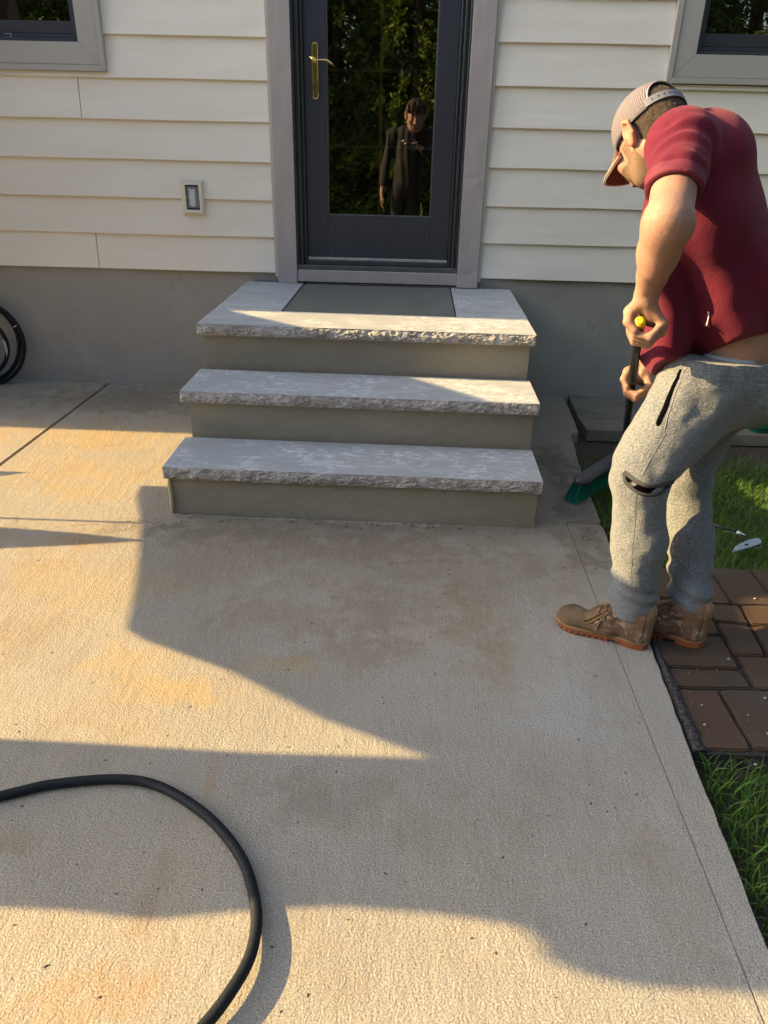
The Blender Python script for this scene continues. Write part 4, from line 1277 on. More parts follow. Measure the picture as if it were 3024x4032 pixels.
def surface_nets(G, o, vox):
    S = G < 0
    nx, ny, nz = G.shape
    c = np.zeros((nx - 1, ny - 1, nz - 1), np.int8)
    for dx in (0, 1):
        for dy in (0, 1):
            for dz in (0, 1):
                c += S[dx:nx - 1 + dx, dy:ny - 1 + dy, dz:nz - 1 + dz]
    cells = np.argwhere((c > 0) & (c < 8))
    ID = np.full(c.shape, -1, np.int32)
    ID[cells[:, 0], cells[:, 1], cells[:, 2]] = np.arange(len(cells))
    acc = np.zeros((len(cells), 3)); cnt = np.zeros(len(cells))
    cor = [(0, 0, 0), (1, 0, 0), (0, 1, 0), (1, 1, 0), (0, 0, 1), (1, 0, 1), (0, 1, 1), (1, 1, 1)]
    val = [G[cells[:, 0] + a, cells[:, 1] + b, cells[:, 2] + d] for a, b, d in cor]
    for i in range(8):
        for j in range(i + 1, 8):
            if sum(abs(cor[i][k] - cor[j][k]) for k in range(3)) != 1: continue
            m_ = (val[i] < 0) != (val[j] < 0)
            t = val[i][m_] / (val[i][m_] - val[j][m_])
            a = np.array(cor[i], float); b = np.array(cor[j], float)
            acc[m_] += a + (b - a) * t[:, None]; cnt[m_] += 1
    V = o + (cells + acc / cnt[:, None]) * vox
    Fs = []
    for ax in range(3):
        sl = [slice(None)] * 3
        a = [slice(1, None)] * 3; b = [slice(1, None)] * 3
        a[ax] = slice(0, -1); b[ax] = slice(1, None)
        A = S[tuple(a)]; Bv = S[tuple(b)]
        # interior edges only
        E = np.argwhere(A != Bv)
        flip = A[E[:, 0], E[:, 1], E[:, 2]]
        E = E.copy()
        for k in range(3):
            if k != ax: E[:, k] += 1
        u, v = [k for k in range(3) if k != ax]
        ok = (E[:, u] < G.shape[u] - 1) & (E[:, v] < G.shape[v] - 1) & (E[:, ax] < c.shape[ax])
        E = E[ok]; flip = flip[ok]
        def idx(du, dv):
            Q = E.copy(); Q[:, u] -= du; Q[:, v] -= dv
            return ID[Q[:, 0], Q[:, 1], Q[:, 2]]
        q = np.stack([idx(1, 1), idx(0, 1), idx(0, 0), idx(1, 0)], 1)
        if ax == 1: flip = ~flip
        q[~flip] = q[~flip][:, ::-1]
        Fs.append(q[(q >= 0).all(1)])
    return V, np.concatenate(Fs)
def sobj(name, sdf, vox, mats, parent=None, sm=2, matfn=None, lo=None, hi=None):
    V, F = sdf.mesh(vox, lo=lo, hi=hi)
    # light Laplacian relaxation
    for _ in range(sm):
        acc = np.zeros_like(V); cn = np.zeros(len(V))
        for i in range(4):
            j = (i + 1) % 4
            np.add.at(acc, F[:, i], V[F[:, j]]); np.add.at(cn, F[:, i], 1)
            np.add.at(acc, F[:, j], V[F[:, i]]); np.add.at(cn, F[:, j], 1)
        V = V * 0.5 + acc / np.maximum(cn, 1)[:, None] * 0.5
    me = bpy.data.meshes.new(name)
    me.vertices.add(len(V)); me.vertices.foreach_set('co', V.astype(np.float32).ravel())
    me.loops.add(len(F) * 4); me.loops.foreach_set('vertex_index', F.astype(np.int32).ravel())
    me.polygons.add(len(F)); me.polygons.foreach_set('loop_start', np.arange(0, len(F) * 4, 4, dtype=np.int32))
    me.update(calc_edges=True)
    me.shade_smooth()
    for m_ in (mats if isinstance(mats, (list, tuple)) else [mats]): me.materials.append(m_)
    if matfn is not None:
        me.polygons.foreach_set('material_index', matfn(V[F].mean(1)).astype(np.int32))
    o = bpy.data.objects.new(name, me)
    COL.objects.link(o)
    if parent is not None: o.parent = parent
    return o
# ================================================================ THE WORKER
def skin_mat(name, a, b):
    k = Mat(name, 0.62, 0.3)
    c = k.mix(k.ramp(k.noise(18, 4), [(0.35, 0.0), (0.7, 1.0)]), a, b)
    c = k.mix(k.math('MULTIPLY', k.ramp(k.noise(9, 5, 0.65), [(0.45, 0.0), (0.7, 1.0)]), 0.5), c, (a[0] * 1.05, a[1] * .72, a[2] * .68))
    c = k.mix(k.ramp(k.noise(160, 4, 0.75, co=k.mapping((1, 1, 0.35))), [(0.34, 0.35), (0.52, 0.0)]), c, tuple(v * 0.55 for v in a))
    c = k.mix(k.ramp(k.voro(140), [(0.05, 0.25), (0.09, 0.0)]), c, tuple(v * 0.5 for v in a))
    k.color(c)
    k.b.inputs["Subsurface Weight"].default_value = 0.05
    k.b.inputs["Subsurface Radius"].default_value = (0.012, 0.004, 0.002)
    k.b.inputs["Subsurface Scale"].default_value = 0.5
    k.bump(k.noise(45, 4, 0.6), 0.0011)
    k.bump(k.noise(200, 4, 0.7), 0.0009)
    return k.m
MT['skin'] = skin_mat("skin", (0.32, 0.185, 0.135), (0.38, 0.23, 0.17))
MT['ear'] = skin_mat("skin_ear", (0.40, 0.17, 0.115), (0.43, 0.20, 0.14))
def beard_mat():
    k = Mat("stubble_skin", 0.7, 0.25)
    n = k.ramp(k.noise(700, 3, 0.7), [(0.36, 1.0), (0.62, 0.0)])
    m_ = k.ramp(k.noise(30, 3), [(0.3, 0.65), (0.7, 1.0)])
    k.color(k.mix(k.math('MULTIPLY', n, m_), (0.28, 0.18, 0.12), (0.05, 0.032, 0.02)))
    k.bump(k.noise(420, 3, 0.7), 0.0022)
    return k.m
MT['beard'] = beard_mat()
def hair_mat(name, a, b):
    k = Mat(name, 0.75, 0.3)
    k.color(k.mix(k.ramp(k.noise(330, 4, 0.75), [(0.38, 0.0), (0.62, 1.0)]), a, b))
    k.bump(k.noise(330, 4, 0.75), 0.004)
    return k.m
MT['hair'] = hair_mat("short_brown_hair", (0.018, 0.012, 0.008), (0.085, 0.060, 0.038))

def shirt_mat():
    k = Mat("waffle_knit_maroon", 0.85, 0.2)
    c = k.mix(k.ramp(k.noise(5, 4), [(0.3, 0.0), (0.7, 1.0)]), (0.095, 0.007, 0.023), (0.130, 0.011, 0.033))
    sp = k.ramp(k.noise(16, 6, 0.7), [(0.72, 0.0), (0.76, 1.0)])
    low = k.n.new("ShaderNodeMapRange"); low.inputs[1].default_value = 1.15; low.inputs[2].default_value = 0.95
    k.l.new(k.xyz()[2], low.inputs[0])
    c = k.mix(k.math('MULTIPLY', k.math('MULTIPLY', sp, low.outputs[0]), 0.45), c, (0.42, 0.26, 0.22))
    k.color(c)
    k.b.inputs["Sheen Weight"].default_value = 0.15
    k.b.inputs["Sheen Roughness"].default_value = 0.5
    k.b.inputs["Sheen Tint"].default_value = (1.0, 0.45, 0.5, 1)
    w1 = k.wave(84, 1.5, 2, 3.0, dirn='Z'); w2 = k.wave(70, 1.5, 2, 3.0, co=k.mapping(rot=(0, 0, 0.45)), dirn='X')
    k.bump(k.math('ADD', w1, k.math('MULTIPLY', w2, 0.5)), 0.00025)
    k.bump(k.noise(420, 3, 0.7), 0.0012)
    k.bump(k.noise(26, 4, 0.6, co=k.mapping((1, 1, 0.7))), 0.002)
    return k.m
MT['shirt'] = shirt_mat()
MT['hem'] = simple("shirt_band", (0.125, 0.010, 0.030), 0.8, var=0.1, vs=30, bump=0.0006, bs=300)
def pants_mat():
    k = Mat("heather_fleece", 0.95, 0.15)
    n = k.ramp(k.noise(175, 4, 0.75, co=k.mapping((1, 1, 1.8))), [(0.37, 0.0), (0.63, 1.0)])
    c = k.mix(n, (0.075, 0.086, 0.100), (0.245, 0.258, 0.270))
    dirt = k.ramp(k.noise(5.0, 4, 0.6), [(0.56, 0.0), (0.76, 1.0)])
    c = k.mix(k.math('MULTIPLY', dirt, 0.30), c, (0.23, 0.19, 0.13))
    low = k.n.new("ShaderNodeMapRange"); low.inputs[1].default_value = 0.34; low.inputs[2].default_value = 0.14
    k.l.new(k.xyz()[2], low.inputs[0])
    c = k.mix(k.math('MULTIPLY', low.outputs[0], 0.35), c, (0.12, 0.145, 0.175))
    k.color(c)
    k.b.inputs["Sheen Weight"].default_value = 0.25
    k.bump(k.noise(150, 4, 0.72, co=k.mapping((1, 1, 1.8))), 0.003)
    k.bump(k.noise(28, 3), 0.004)
    return k.m
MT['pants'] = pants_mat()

worker = empty('person', (1.93, -2.40, 0), 'person in a maroon shirt, grey sweatpants and backward facing work boots bending over a broom', 'person')
worker['label'] = 'person in maroon shirt, grey sweatpants, mesh cap and tan boots bending over a broom'
WO = np.array([1.93, -2.40, 0.0])
def onworker(o): o.location = tuple(-WO); return o

FW = nrm([-.90, .44, 0]); RT = nrm([.44, .90, 0]); BK = -FW
V3 = lambda *a: np.array(a, float)
shL, elL, wrL = V3(1.738, -2.450, 1.412), V3(1.681, -2.635, 1.242), V3(1.700, -2.505, 1.062)
shR = V3(1.930, -2.110, 1.405)
T0 = V3(1.693, -2.512, 0.992); E0 = V3(2.105, -1.250, 0.125)       # broom stick: top, head
PD = nrm(T0 - E0)
# ---- head frame
hp_ = R(47); hh_ = nrm([-.42, .908, 0])
hf = hh_ * math.cos(hp_) - V3(0, 0, 1) * math.sin(hp_)
hu = hh_ * math.sin(hp_) + V3(0, 0, 1) * math.cos(hp_)
# small roll
hl = np.cross(hu, hf)
HM = np.stack([hl, hf, hu], 1)
HC = V3(1.696, -2.345, 1.421)
def hw(x, y, z): return HC + HM @ V3(x, y, z)
def build_head(s, HC, HM, neck, nr=0.056, sc=1.0):
    s.frame(HC, HM, sc)
    s.ell((0, -.006, .028), (.074, .088, .078), 0.02)          # cranium
    s.ell((0, .028, -.028), (.062, .066, .080), 0.03)          # face
    s.ell((0, .040, -.082), (.044, .042, .034), 0.03)          # jaw and chin
    s.cap((.052, .0, -.045), (.036, .052, -.085), .020, .016, 0.02)  # jaw angle left
    s.cap((-.052, .0, -.045), (-.036, .052, -.085), .020, .016, 0.02)
    s.cap((0, .094, .018), (0, .112, -.022), .0085, .0125, 0.014)      # nose
    s.ell((.012, .100, -.024), (.009, .010, .008), 0.006); s.ell((-.012, .100, -.024), (.009, .010, .008), 0.006)
    s.cap((-.034, .082, .026), (.034, .082, .026), .012, .012, 0.014)  # brow
    for q in (-1, 1):
        s.ell((q * .032, .090, .008), (.017, .010, .011), 0.008, op=-1)  # eye socket
        s.ell((q * .032, .076, .008), (.0125, .0125, .0115), 0.003)      # eyeball
        s.cap((q * .044, .076, -.022), (q * .030, .078, -.045), .018, .016, 0.02)  # cheek
        # ear
        ax = np.array([[1, 0, 0], [0, 1, 0], [0, 0, 1.0]])
        s.ell((q * .080, -.007, -.006), (.0085, .0200, .034), 0.006)
        s.cap((q * .077, .006, .002), (q * .087, -.010, .026), .0045, .0052, 0.004)
        s.cap((q * .087, -.010, .028), (q * .093, -.029, .012), .0052, .0052, 0.004)
        s.cap((q * .093, -.029, .012), (q * .089, -.025, -.018), .0052, .0050, 0.004)
        s.cap((q * .089, -.025, -.018), (q * .083, -.008, -.034), .0050, .0062, 0.005)
        s.ell((q * .091, -.008, .003), (.0078, .0120, .0185), 0.003, op=-1)
    s.cap((-.020, .098, -.052), (.020, .098, -.052), .0062, .0062, 0.006)    # lips
    s.cap((-.020, .097, -.063), (.020, .097, -.063), .0066, .0066, 0.005)
    s.cap((-.021, .106, -.0575), (.021, .106, -.0575), .0022, .0022, 0.003, op=-1)
    s.cap((0, -.026, -.045), HM.T @ (neck - HC) / sc, (nr, nr), (nr * 1.12, nr * 1.12), 0.03)
    s.frame((0, 0, 0), np.eye(3))
def build_fist(s, c, p, wr, left, sc_=1.0, wrad=(.030, .023), thumb=True, grip=.0125, wrap=1.0):
    """hand closed round a stick of axis p through c; wr = wrist; left = +1/-1 chooses the knuckle side"""
    e3 = nrm(p); W = np.asarray(wr) - c; e2 = nrm(W - e3 * W.dot(e3)); e1 = np.cross(e2, e3) * left
    s.frame(c, np.stack([e1, e2, e3], 1))
    wl = s.M.T @ (np.asarray(wr) - c)
    k = sc_
    kn = (.054 * k, .012 * k)
    # back of the hand, a wedge of four metacarpals from wrist to knuckles
    for q, zz in enumerate((.030, .011, -.009, -.028)):
        s.cap(wl * .86 + V3(0, 0, zz * .45), (kn[0], kn[1] + .004 * (1 - abs(q - 1.2)), zz * k), (.0165, .014), (.0118, .0110), 0.012, u=(0, 0, 1))
    s.cap(wl * .9, (.012 * k, .036 * k, .006), (wrad[0], wrad[1]), (.036 * k, .018 * k), 0.015, u=(0, 0, 1))
    rad = [.0098, .0102, .0098, .0086]
    for q, zz in enumerate((.0320, .0108, -.0104, -.0305)):
        r = rad[q] * k; R1 = (grip + r * 1.05)
        P = [(kn[0], kn[1] + .002, zz * k)]
        lens = (1.0, 1.04, 1.0, .9)[q]
        for a, rr_ in ((-42, R1 + .020 * k * lens), (-100, R1 + .005 * k), (-160, R1 - .0005), (-212, R1 - .001)):
            a_ = R(a * (0.97 + 0.02 * q))
            P.append((rr_ * math.cos(a_), rr_ * math.sin(a_), zz * k * (0.97 if a < -50 else 1)))
        for i in range(4):
            s.cap(P[i], P[i + 1], r * (1.06, .98, .95, .92)[i], r * (1.0, .96, .93, .82)[i], 0.0022)
        s.ell(P[1], (r * 1.12,) * 3, 0.004)
        s.ell(P[0], (r * 1.16, r * 1.1, r * 1.1), 0.006)
    if thumb:
        P = [wl * .72 + V3(-.010, 0, .012), (-.030 * k, .026 * k, .036 * k), (-.027 * k, -.004 * k, .046 * k), (-.006 * k, -.021 * k, .043 * k)]
        rs = [.018, .0145, .0115, .0095]
        for i in range(3): s.cap(P[i], P[i + 1], rs[i] * k, rs[i + 1] * k, 0.007)
    s.frame((0, 0, 0), np.eye(3))

fistL = T0 - PD * 0.040
tR = 0.33                                    # right hand lower on the stick
fistR = T0 - PD * 0.530
wrR = fistR + V3(.050, .045, .072)
elR = V3(1.985, -2.03, 0.975)
body = Sdf()
build_head(body, HC, HM, V3(1.800, -2.315, 1.395))
# torso inside the shirt
body.cap(V3(1.86, -2.30, 1.36), V3(1.98, -2.285, 1.08), (.145, .095), (.135, .105), 0.05, u=RT)
body.cap(V3(1.98, -2.285, 1.08), V3(2.055, -2.265, .86), (.135, .105), (.150, .118), 0.05, u=RT)
body.cap(V3(2.055, -2.265, .90), V3(2.06, -2.265, .79), (.150, .120), (.150, .120), 0.05, u=RT)
body.cap(shL, shR, .060, .060, 0.04)
# near arm
body.cap(shL, elL, (.054, .050), (.0495, .0475), 0.03)
mid = elL + (wrL - elL) * 0.36 + V3(-.003, -.002, 0)
body.cap(elL, mid, (.0485, .046), (.0435, .041), 0.03)
body.cap(mid, elL + (wrL - elL) * .70, (.045, .042), (.034, .032), 0.02)
body.cap(elL + (wrL - elL) * .70, wrL, (.034, .032), (.0305, .027), 0.02)
body.ell(elL + V3(.024, -.014, -.002), (.016, .016, .024), 0.03)             # point of the elbow
body.cap(elL + V3(-.014, -.018, .015), mid + V3(-.004, -.008, -.04), .027, .022, 0.05)   # forearm muscle
body.ell(wrL + V3(.020, -.014, .014), (.010, .010, .012), 0.012)
build_fist(body, fistL, PD, wrL, 1, 1.04)
for dx, k1 in ((-.010, .0), (.006, .012), (.018, -.004)):       # veins on the forearm and the back of the hand
    vp = [elL + (wrL - elL) * t + V3(dx + .004 * math.sin(t * 9 + dx * 300), -.0, 0) for t in (.35, .55, .75, .95)]
    vp = [p + nrm(V3(-.25, -1, 0)) * r_ for p, r_ in zip(vp, (.0425, .0355, .0300, .0262))]
    for i in range(3): body.cap(vp[i], vp[i + 1], .0022, .0022, 0.005)
# far arm
body.cap(shR, elR, .050, .042, 0.03)
body.cap(elR, wrR, .042, .028, 0.02)
build_fist(body, fistR, PD, wrR, 1, 0.98)
# legs inside the trousers
kneeL, kneeR = V3(1.778, -2.485, .555), V3(1.988, -2.300, .470)
ankL, ankR = V3(1.826, -2.492, .105), V3(2.006, -2.470, .105)
hipL, hipR = V3(1.985, -2.345, .785), V3(2.075, -2.180, .780)
for h_, k_, a_ in ((hipL, kneeL, ankL), (hipR, kneeR, ankR)):
    body.cap(h_, k_, .075, .050, 0.03); body.cap(k_, a_, .048, .034, 0.02); body.cap(a_, a_ + FW * .06 + V3(0, 0, -.04), .032, .028, 0.02)
def bmat(C):
    L = (C - HC) @ HM
    x, y, z = L[:, 0], L[:, 1], L[:, 2]
    near = (np.abs(x) < .12) & (np.abs(y) < .14) & (np.abs(z) < .14)
    jaw = near & (z < -.036) & (y > -.005 + (z + .05) * .3) & (y > .0) & (np.abs(x) < .075) & ~((np.abs(x) < .024) & (z > -.066) & (z < -.046) & (y > .08))
    side = near & (z < .0) & (z > -.05) & (y > .018) & (y < .045) & (np.abs(x) > .045)
    mous = near & (z < -.034) & (z > -.05) & (y > .07) & (np.abs(x) < .034)
    ear = near & (np.abs(x) > .0755) & (np.abs(z) < .045) & (y < .02) & (y > -.05)
    r = np.zeros(len(C)); r[jaw | side | mous] = 1; r[ear] = 2
    return r
o = onworker(sobj('body', body, 0.0033, [MT['skin'], MT['beard'], MT['ear']], worker, sm=2, matfn=bmat))

# ---- hair: cropped, on the back and sides of the head
hair = Sdf(); hair.frame(HC, HM)
hair.ell((0, -.008, .028), (.0770, .0905, .0810), 0.01)
hair.ell((0, -.026, -.026), (.064, .066, .062), 0.03)
hair.ell((0, -.032, -.062), (.055, .050, .04), 0.03)
def hpost(P, d):
    L = (P - HC) @ HM
    x, y, z = L[..., 0], L[..., 1], L[..., 2]
    d = d + 0.0016 * vnoise(P, 210, 1) + 0.0012 * vnoise(P, 110, 2)
    d = np.maximum(d, (y - .052))
    d = np.maximum(d, -(z + .085 + .01 * vnoise(P, 60, 9)))
    # clear the ear and the face side
    earz = np.sqrt(((y + .004) / .022) ** 2 + ((z + .004) / .034) ** 2)
    d = np.where(np.abs(x) > .05, np.maximum(d, (1 - earz) * .02), d)
    d = np.maximum(d, np.where(z < .01, (y - (.022 + 0.3 * z)), -1))
    d = np.maximum(d, np.where(z < -.02, (y + .018 + (z + .02) * .25), -1))
    return d
hair.post = hpost
onworker(sobj('hair', hair, 0.0024, MT['hair'], worker, sm=0))

# ---- cap
cap_o = empty('cap', tuple(-WO), parent=worker)
def cap_mat():
    k = Mat("cap_mesh", 0.8, 0.25)
    at = k.n.new("ShaderNodeTexCoord")
    w_ = k.wave(72, 0.25, 1, 1.0, dirn='Y')
    w2 = k.wave(110, 0.2, 0, 1.0, dirn='Z')
    c = k.mix(k.ramp(w_, [(0.25, 0.0), (0.6, 1.0)]), (0.11, 0.10, 0.12), (0.20, 0.18, 0.205))
    c = k.mix(k.math('MULTIPLY', k.ramp(w2, [(0.2, 1.0), (0.5, 0.0)]), 0.35), c, (0.20, 0.17, 0.18))
    k.color(c); k.bump(w_, 0.0012)
    return k.m
MT['cap'] = cap_mat()
capm = Sdf()
capm.ell((0, -.002, .037), (.0830, .0985, .0840), 0.01)
def cpost(P, d):
    x, y, z = P[..., 0], P[..., 1], P[..., 2]
    d = np.maximum(d, -(d + .0042))
    band = .012 + .10 * np.maximum(y, 0) - .02 * np.minimum(y, 0)
    d = np.maximum(d, band - z)
    ar = np.sqrt((x / .056) ** 2 + ((z - .030) / .052) ** 2)
    op = np.where(y < -.02, (1 - ar) * .04, -1)
    return np.maximum(d, op)
capm.post = cpost
Mh = Matrix(((HM[0][0], HM[0][1], HM[0][2], HC[0]), (HM[1][0], HM[1][1], HM[1][2], HC[1]), (HM[2][0], HM[2][1], HM[2][2], HC[2]), (0, 0, 0, 1)))
def inhead(o):
    o.matrix_local = Mh; return o
inhead(sobj('crown', capm, 0.0021, MT['cap'], cap_o, sm=2))
# brim
V, F = [], []
nu, nv = 24, 8
for s_ in (0, 1):
    for i in range(nu + 1):
        a = -1 + 2 * i / nu
        for j in range(nv + 1):
            t = j / nv
            x = a * .074 * (1 - .10 * t * abs(a))
            y0 = .094 * math.sqrt(max(0.0, 1 - (a * .86) ** 2)) + .004
            y1 = y0 + .074 * math.sqrt(max(0, 1 - a ** 4)) 
            y = y0 + (y1 - y0) * t
            z = .024 - .020 * a * a * (0.6 + 0.6 * t) - .012 * t - .0028 * s_
            V.append((x, y, z))
n1 = (nu + 1) * (nv + 1)
for s_ in (0, 1):
    for i in range(nu):
        for j in range(nv):
            a = s_ * n1 + i * (nv + 1) + j
            f = (a, a + 1, a + nv + 2, a + nv + 1)
            F.append(f if s_ else f[::-1])
for i in range(nu):
    a = i * (nv + 1) + nv; F.append((a, a + nv + 1, a + nv + 1 + n1, a + n1))
k = Mat("brim_cloth", 0.85, 0.2)
gn = k.n.new("ShaderNodeNewGeometry")
k.color(k.mix(k.noise(60, 4, 0.7), (0.10, 0.085, 0.08), (0.17, 0.145, 0.135))); k.bump(k.noise(300, 3), 0.001)
inhead(mobj('brim', V, F, k.m, cap_o, smooth=False))
inhead(mobj('brim_underside', [(v[0], v[1], v[2] - .0016) for v in V[n1:]], [tuple(q - n1 for q in f[::-1]) for f in F[nu * nv:2 * nu * nv]], simple("brim_under", (0.10, 0.028, 0.02), 0.8, var=0.2, vs=40), cap_o))
V, F = tube([(-.074 + .148 * i / 24, .098 * math.sqrt(max(0.0, 1 - ((-1 + 2 * i / 24) * .86) ** 2)) + .004 + .074 * math.sqrt(max(0, 1 - (-1 + 2 * i / 24) ** 4)), .024 - .020 * (-1 + 2 * i / 24) ** 2 * 1.2 - .0135) for i in range(25)], 0.0023, 6)
inhead(mobj('brim_edge', V, F, simple("edge_tape", (0.42, 0.34, 0.26), 0.8, var=0.2, vs=90), cap_o, smooth=True))
# front panel of cloth, strap, binding
def arcband(a0, a1, rx, ry, zc, h, th, n=40, cy=-.004, zf=None):
    V, F = [], []
    for i in range(n + 1):
        a = a0 + (a1 - a0) * i / n
        z = zc if zf is None else zf(a)
        for (dr, dz) in ((0, -h / 2), (th, -h / 2), (th, h / 2), (0, h / 2)):
            V.append(((rx + dr) * math.cos(a), cy + (ry + dr) * math.sin(a), z + dz))
    for i in range(n):
        for j in range(4):
            F.append((i * 4 + j, i * 4 + (j + 1) % 4, (i + 1) * 4 + (j + 1) % 4, (i + 1) * 4 + j))
    F.append((0, 3, 2, 1)); F.append((n * 4, n * 4 + 1, n * 4 + 2, n * 4 + 3))
    return V, F
V, F = arcband(R(-140), R(-40), .0805, .0965, .026, .020, .003)
inhead(mobj('strap', V, F, simple("strap_grey", (0.14, 0.145, 0.175), 0.4, var=0.05), cap_o))
V, F = [], []
for q in range(9):
    a = R(-128 + q * 9.5)
    tube([(.0837 * math.cos(a), -.004 + .0997 * math.sin(a), .026), (.0842 * math.cos(a), -.004 + .1002 * math.sin(a), .026)], 0.0022, 8, V=V, F=F)
inhead(mobj('strap_holes', V, F, MT['dark'], cap_o))
P = []
for i in range(30):
    a = PI * i / 29
    x = .056 * math.cos(a); z = .030 + .052 * math.sin(a)
    yy = -.002 - .0990 * math.sqrt(max(0.02, 1 - (x / .0830) ** 2 - ((z - .037) / .0840) ** 2))
    P.append((x, yy, z))
V, F = tube(P, 0.0022, 6)
inhead(mobj('opening_binding', V, F, simple("binding_grey", (0.33, 0.29, 0.29), 0.7), cap_o, smooth=True))
V, F = arcband(R(-40), R(220), .0812, .0972, 0, .0065, .0022, 80, zf=lambda a: .0145 + (.10 * .0972 * math.sin(a) if math.sin(a) > 0 else -.02 * .0972 * math.sin(a)))
inhead(mobj('sweatband_edge', V, F, simple("band_navy", (0.035, 0.035, 0.055), 0.7), cap_o))

# ---- shirt
sh = Sdf()
sh.cap(V3(1.845, -2.300, 1.365), V3(1.885, -2.300, 1.25), (.180, .098), (.185, .112), 0.05, u=RT)
sh.cap(V3(1.885, -2.300, 1.25), V3(1.990, -2.285, 1.06), (.185, .122), (.175, .145), 0.06, u=RT)
sh.cap(V3(1.985, -2.285, 1.06), V3(2.050, -2.265, .89), (.172, .138), (.176, .148), 0.06, u=RT)
sh.cap(shL + V3(.012, .012, -.004), shR, .068, .068, 0.05)
sh.ell(V3(1.862, -2.300, 1.385), (.095, .15, .088), 0.05)                        # rounded upper back
sh.cap(V3(1.815, -2.27, 1.20), V3(1.872, -2.305, .84), (.150, .068), (.135, .052), 0.06, u=RT)
sh.cap(V3(1.792, -2.245, 1.30), V3(1.838, -2.250, .86), (.085, .050), (.085, .045), 0.05, u=RT)   # front hanging free
for A_, B_, r_ in ((V3(2.01, -2.415, 1.18), V3(1.90, -2.430, .98), .010), (V3(2.07, -2.395, 1.20), V3(2.00, -2.415, .99), .010)):
    sh.cap(A_, B_, r_ * .5, r_ * 1.6, 0.045)
sh.cap(V3(1.790, -2.325, 1.30), V3(1.800, -2.315, 1.10), (.13, .06), (.13, .05), 0.05, u=RT)
ua = nrm(elL - shL)
sh.cap(shL, shL + ua * .30, (.072, .068), (.0585, .057), 0.028)
sh.cap(shL + V3(.01, .06, .0), HC + HM @ V3(.02, -.045, -.085), .062, .052, 0.04)               # near sleeve
ur = nrm(elR - shR)
sh.cap(shR, shR + ur * .20, (.072, .070), (.068, .066), 0.03)
sleeve_end = shL + ua * 0.165
hemn = np.cross(V3(2.128, -2.30, .907) - V3(1.775, -2.36, .822), V3(1.868, -2.42, .893) - V3(1.775, -2.36, .822))
hemn = hemn / np.linalg.norm(hemn)
if hemn[2] > 0: hemn = -hemn
slv_dir = ua
def spost(P, d):
    # folds: round the sleeve, diagonal drapes on the body, crumple noise
    q = P - shL
    t = q @ ua
    rad = np.linalg.norm(q - t[..., None] * ua, axis=-1)
    onsl = np.clip((0.11 - rad) / .03, 0, 1) * np.clip((t + .02) / .04, 0, 1)
    wv = np.sin(t * 190 + 2.6 * vnoise(P, 14, 3) + 1.2 * (q @ V3(1, 0, 0)) * 20)
    d = d - onsl * ((0.0006 + 0.0030 * np.clip(vnoise(P, 13, 8), -.3, 1)) * wv + 0.0030 * np.sin(t * 105 + 5 * vnoise(P, 12, 5)) + .0045 * vnoise(P, 24, 6)) * np.clip((0.155 - t) / .02, 0, 1)
    # cuff band slightly raised
    d = d - onsl * np.where((t > 0.128), 0.0008, 0.0)
    lowm = np.clip((1.25 - P[..., 2]) / .25, 0, 1) * (1 - onsl)
    dg = (P[..., 0] * .9 + P[..., 1] * .2) * 1.0 + P[..., 2] * 0.50
    dr = np.sin(dg * 44 + 2.4 * vnoise(P, 5, 7))
    d = d - lowm * (0.0125 * dr * np.clip(vnoise(P, 3.5, 9) + .6, 0, 1) + 0.004 * vnoise(P, 16, 11))
    d = d - (1 - onsl) * 0.0035 * vnoise(P, 12, 4)
    # sleeve opening
    cut = t - (0.162 + 0.004 * np.sin(rad * 60))
    far = np.linalg.norm(P - (shL + ua * .22), axis=-1) < 0.16
    near_sl = (rad < 0.10) & (t > 0.10) & far
    ins = rad - 0.0520
    d = np.where(near_sl & (rad < .105), np.maximum(d, np.maximum(cut, np.where(t > .148, -ins, -1))), d)
    # far sleeve
    q2 = P - shR; t2 = q2 @ ur; r2 = np.linalg.norm(q2 - t2[..., None] * ur, axis=-1)
    # hem
    h = (P - V3(1.775, -2.36, .822)) @ hemn
    h = h + 0.006 * vnoise(P, 11, 13)
    d = np.maximum(d, h)
    # hollow at the hem
    d = np.maximum(d, -np.maximum(d0(P) + .012, -(h + .05))) if False else d
    # neck opening
    qn = (P - (HC + HM @ V3(0, -.034, -.075)))
    return np.maximum(d, 0.050 - np.sqrt((qn ** 2).sum(-1)) ) 
sh.post = spost
onworker(sobj('shirt', sh, 0.0038, [MT['shirt'], MT['hem']], worker, sm=1, matfn=lambda C: (((C - shL) @ ua > 0.128) & (np.linalg.norm((C - shL) - ((C - shL) @ ua)[:, None] * ua, axis=1) < .10)).astype(float)))
# side vent tag and seam
V, F = tube(catmull([(1.889, -2.437, 1.012), (1.892, -2.440, .998), (1.8915, -2.440, .975)], 6), [0.002] * 13, 6)
tg = onworker(mobj('shirt_tag', V, F, simple("tag_white", (0.62, 0.60, 0.58), 0.7), worker, smooth=True))

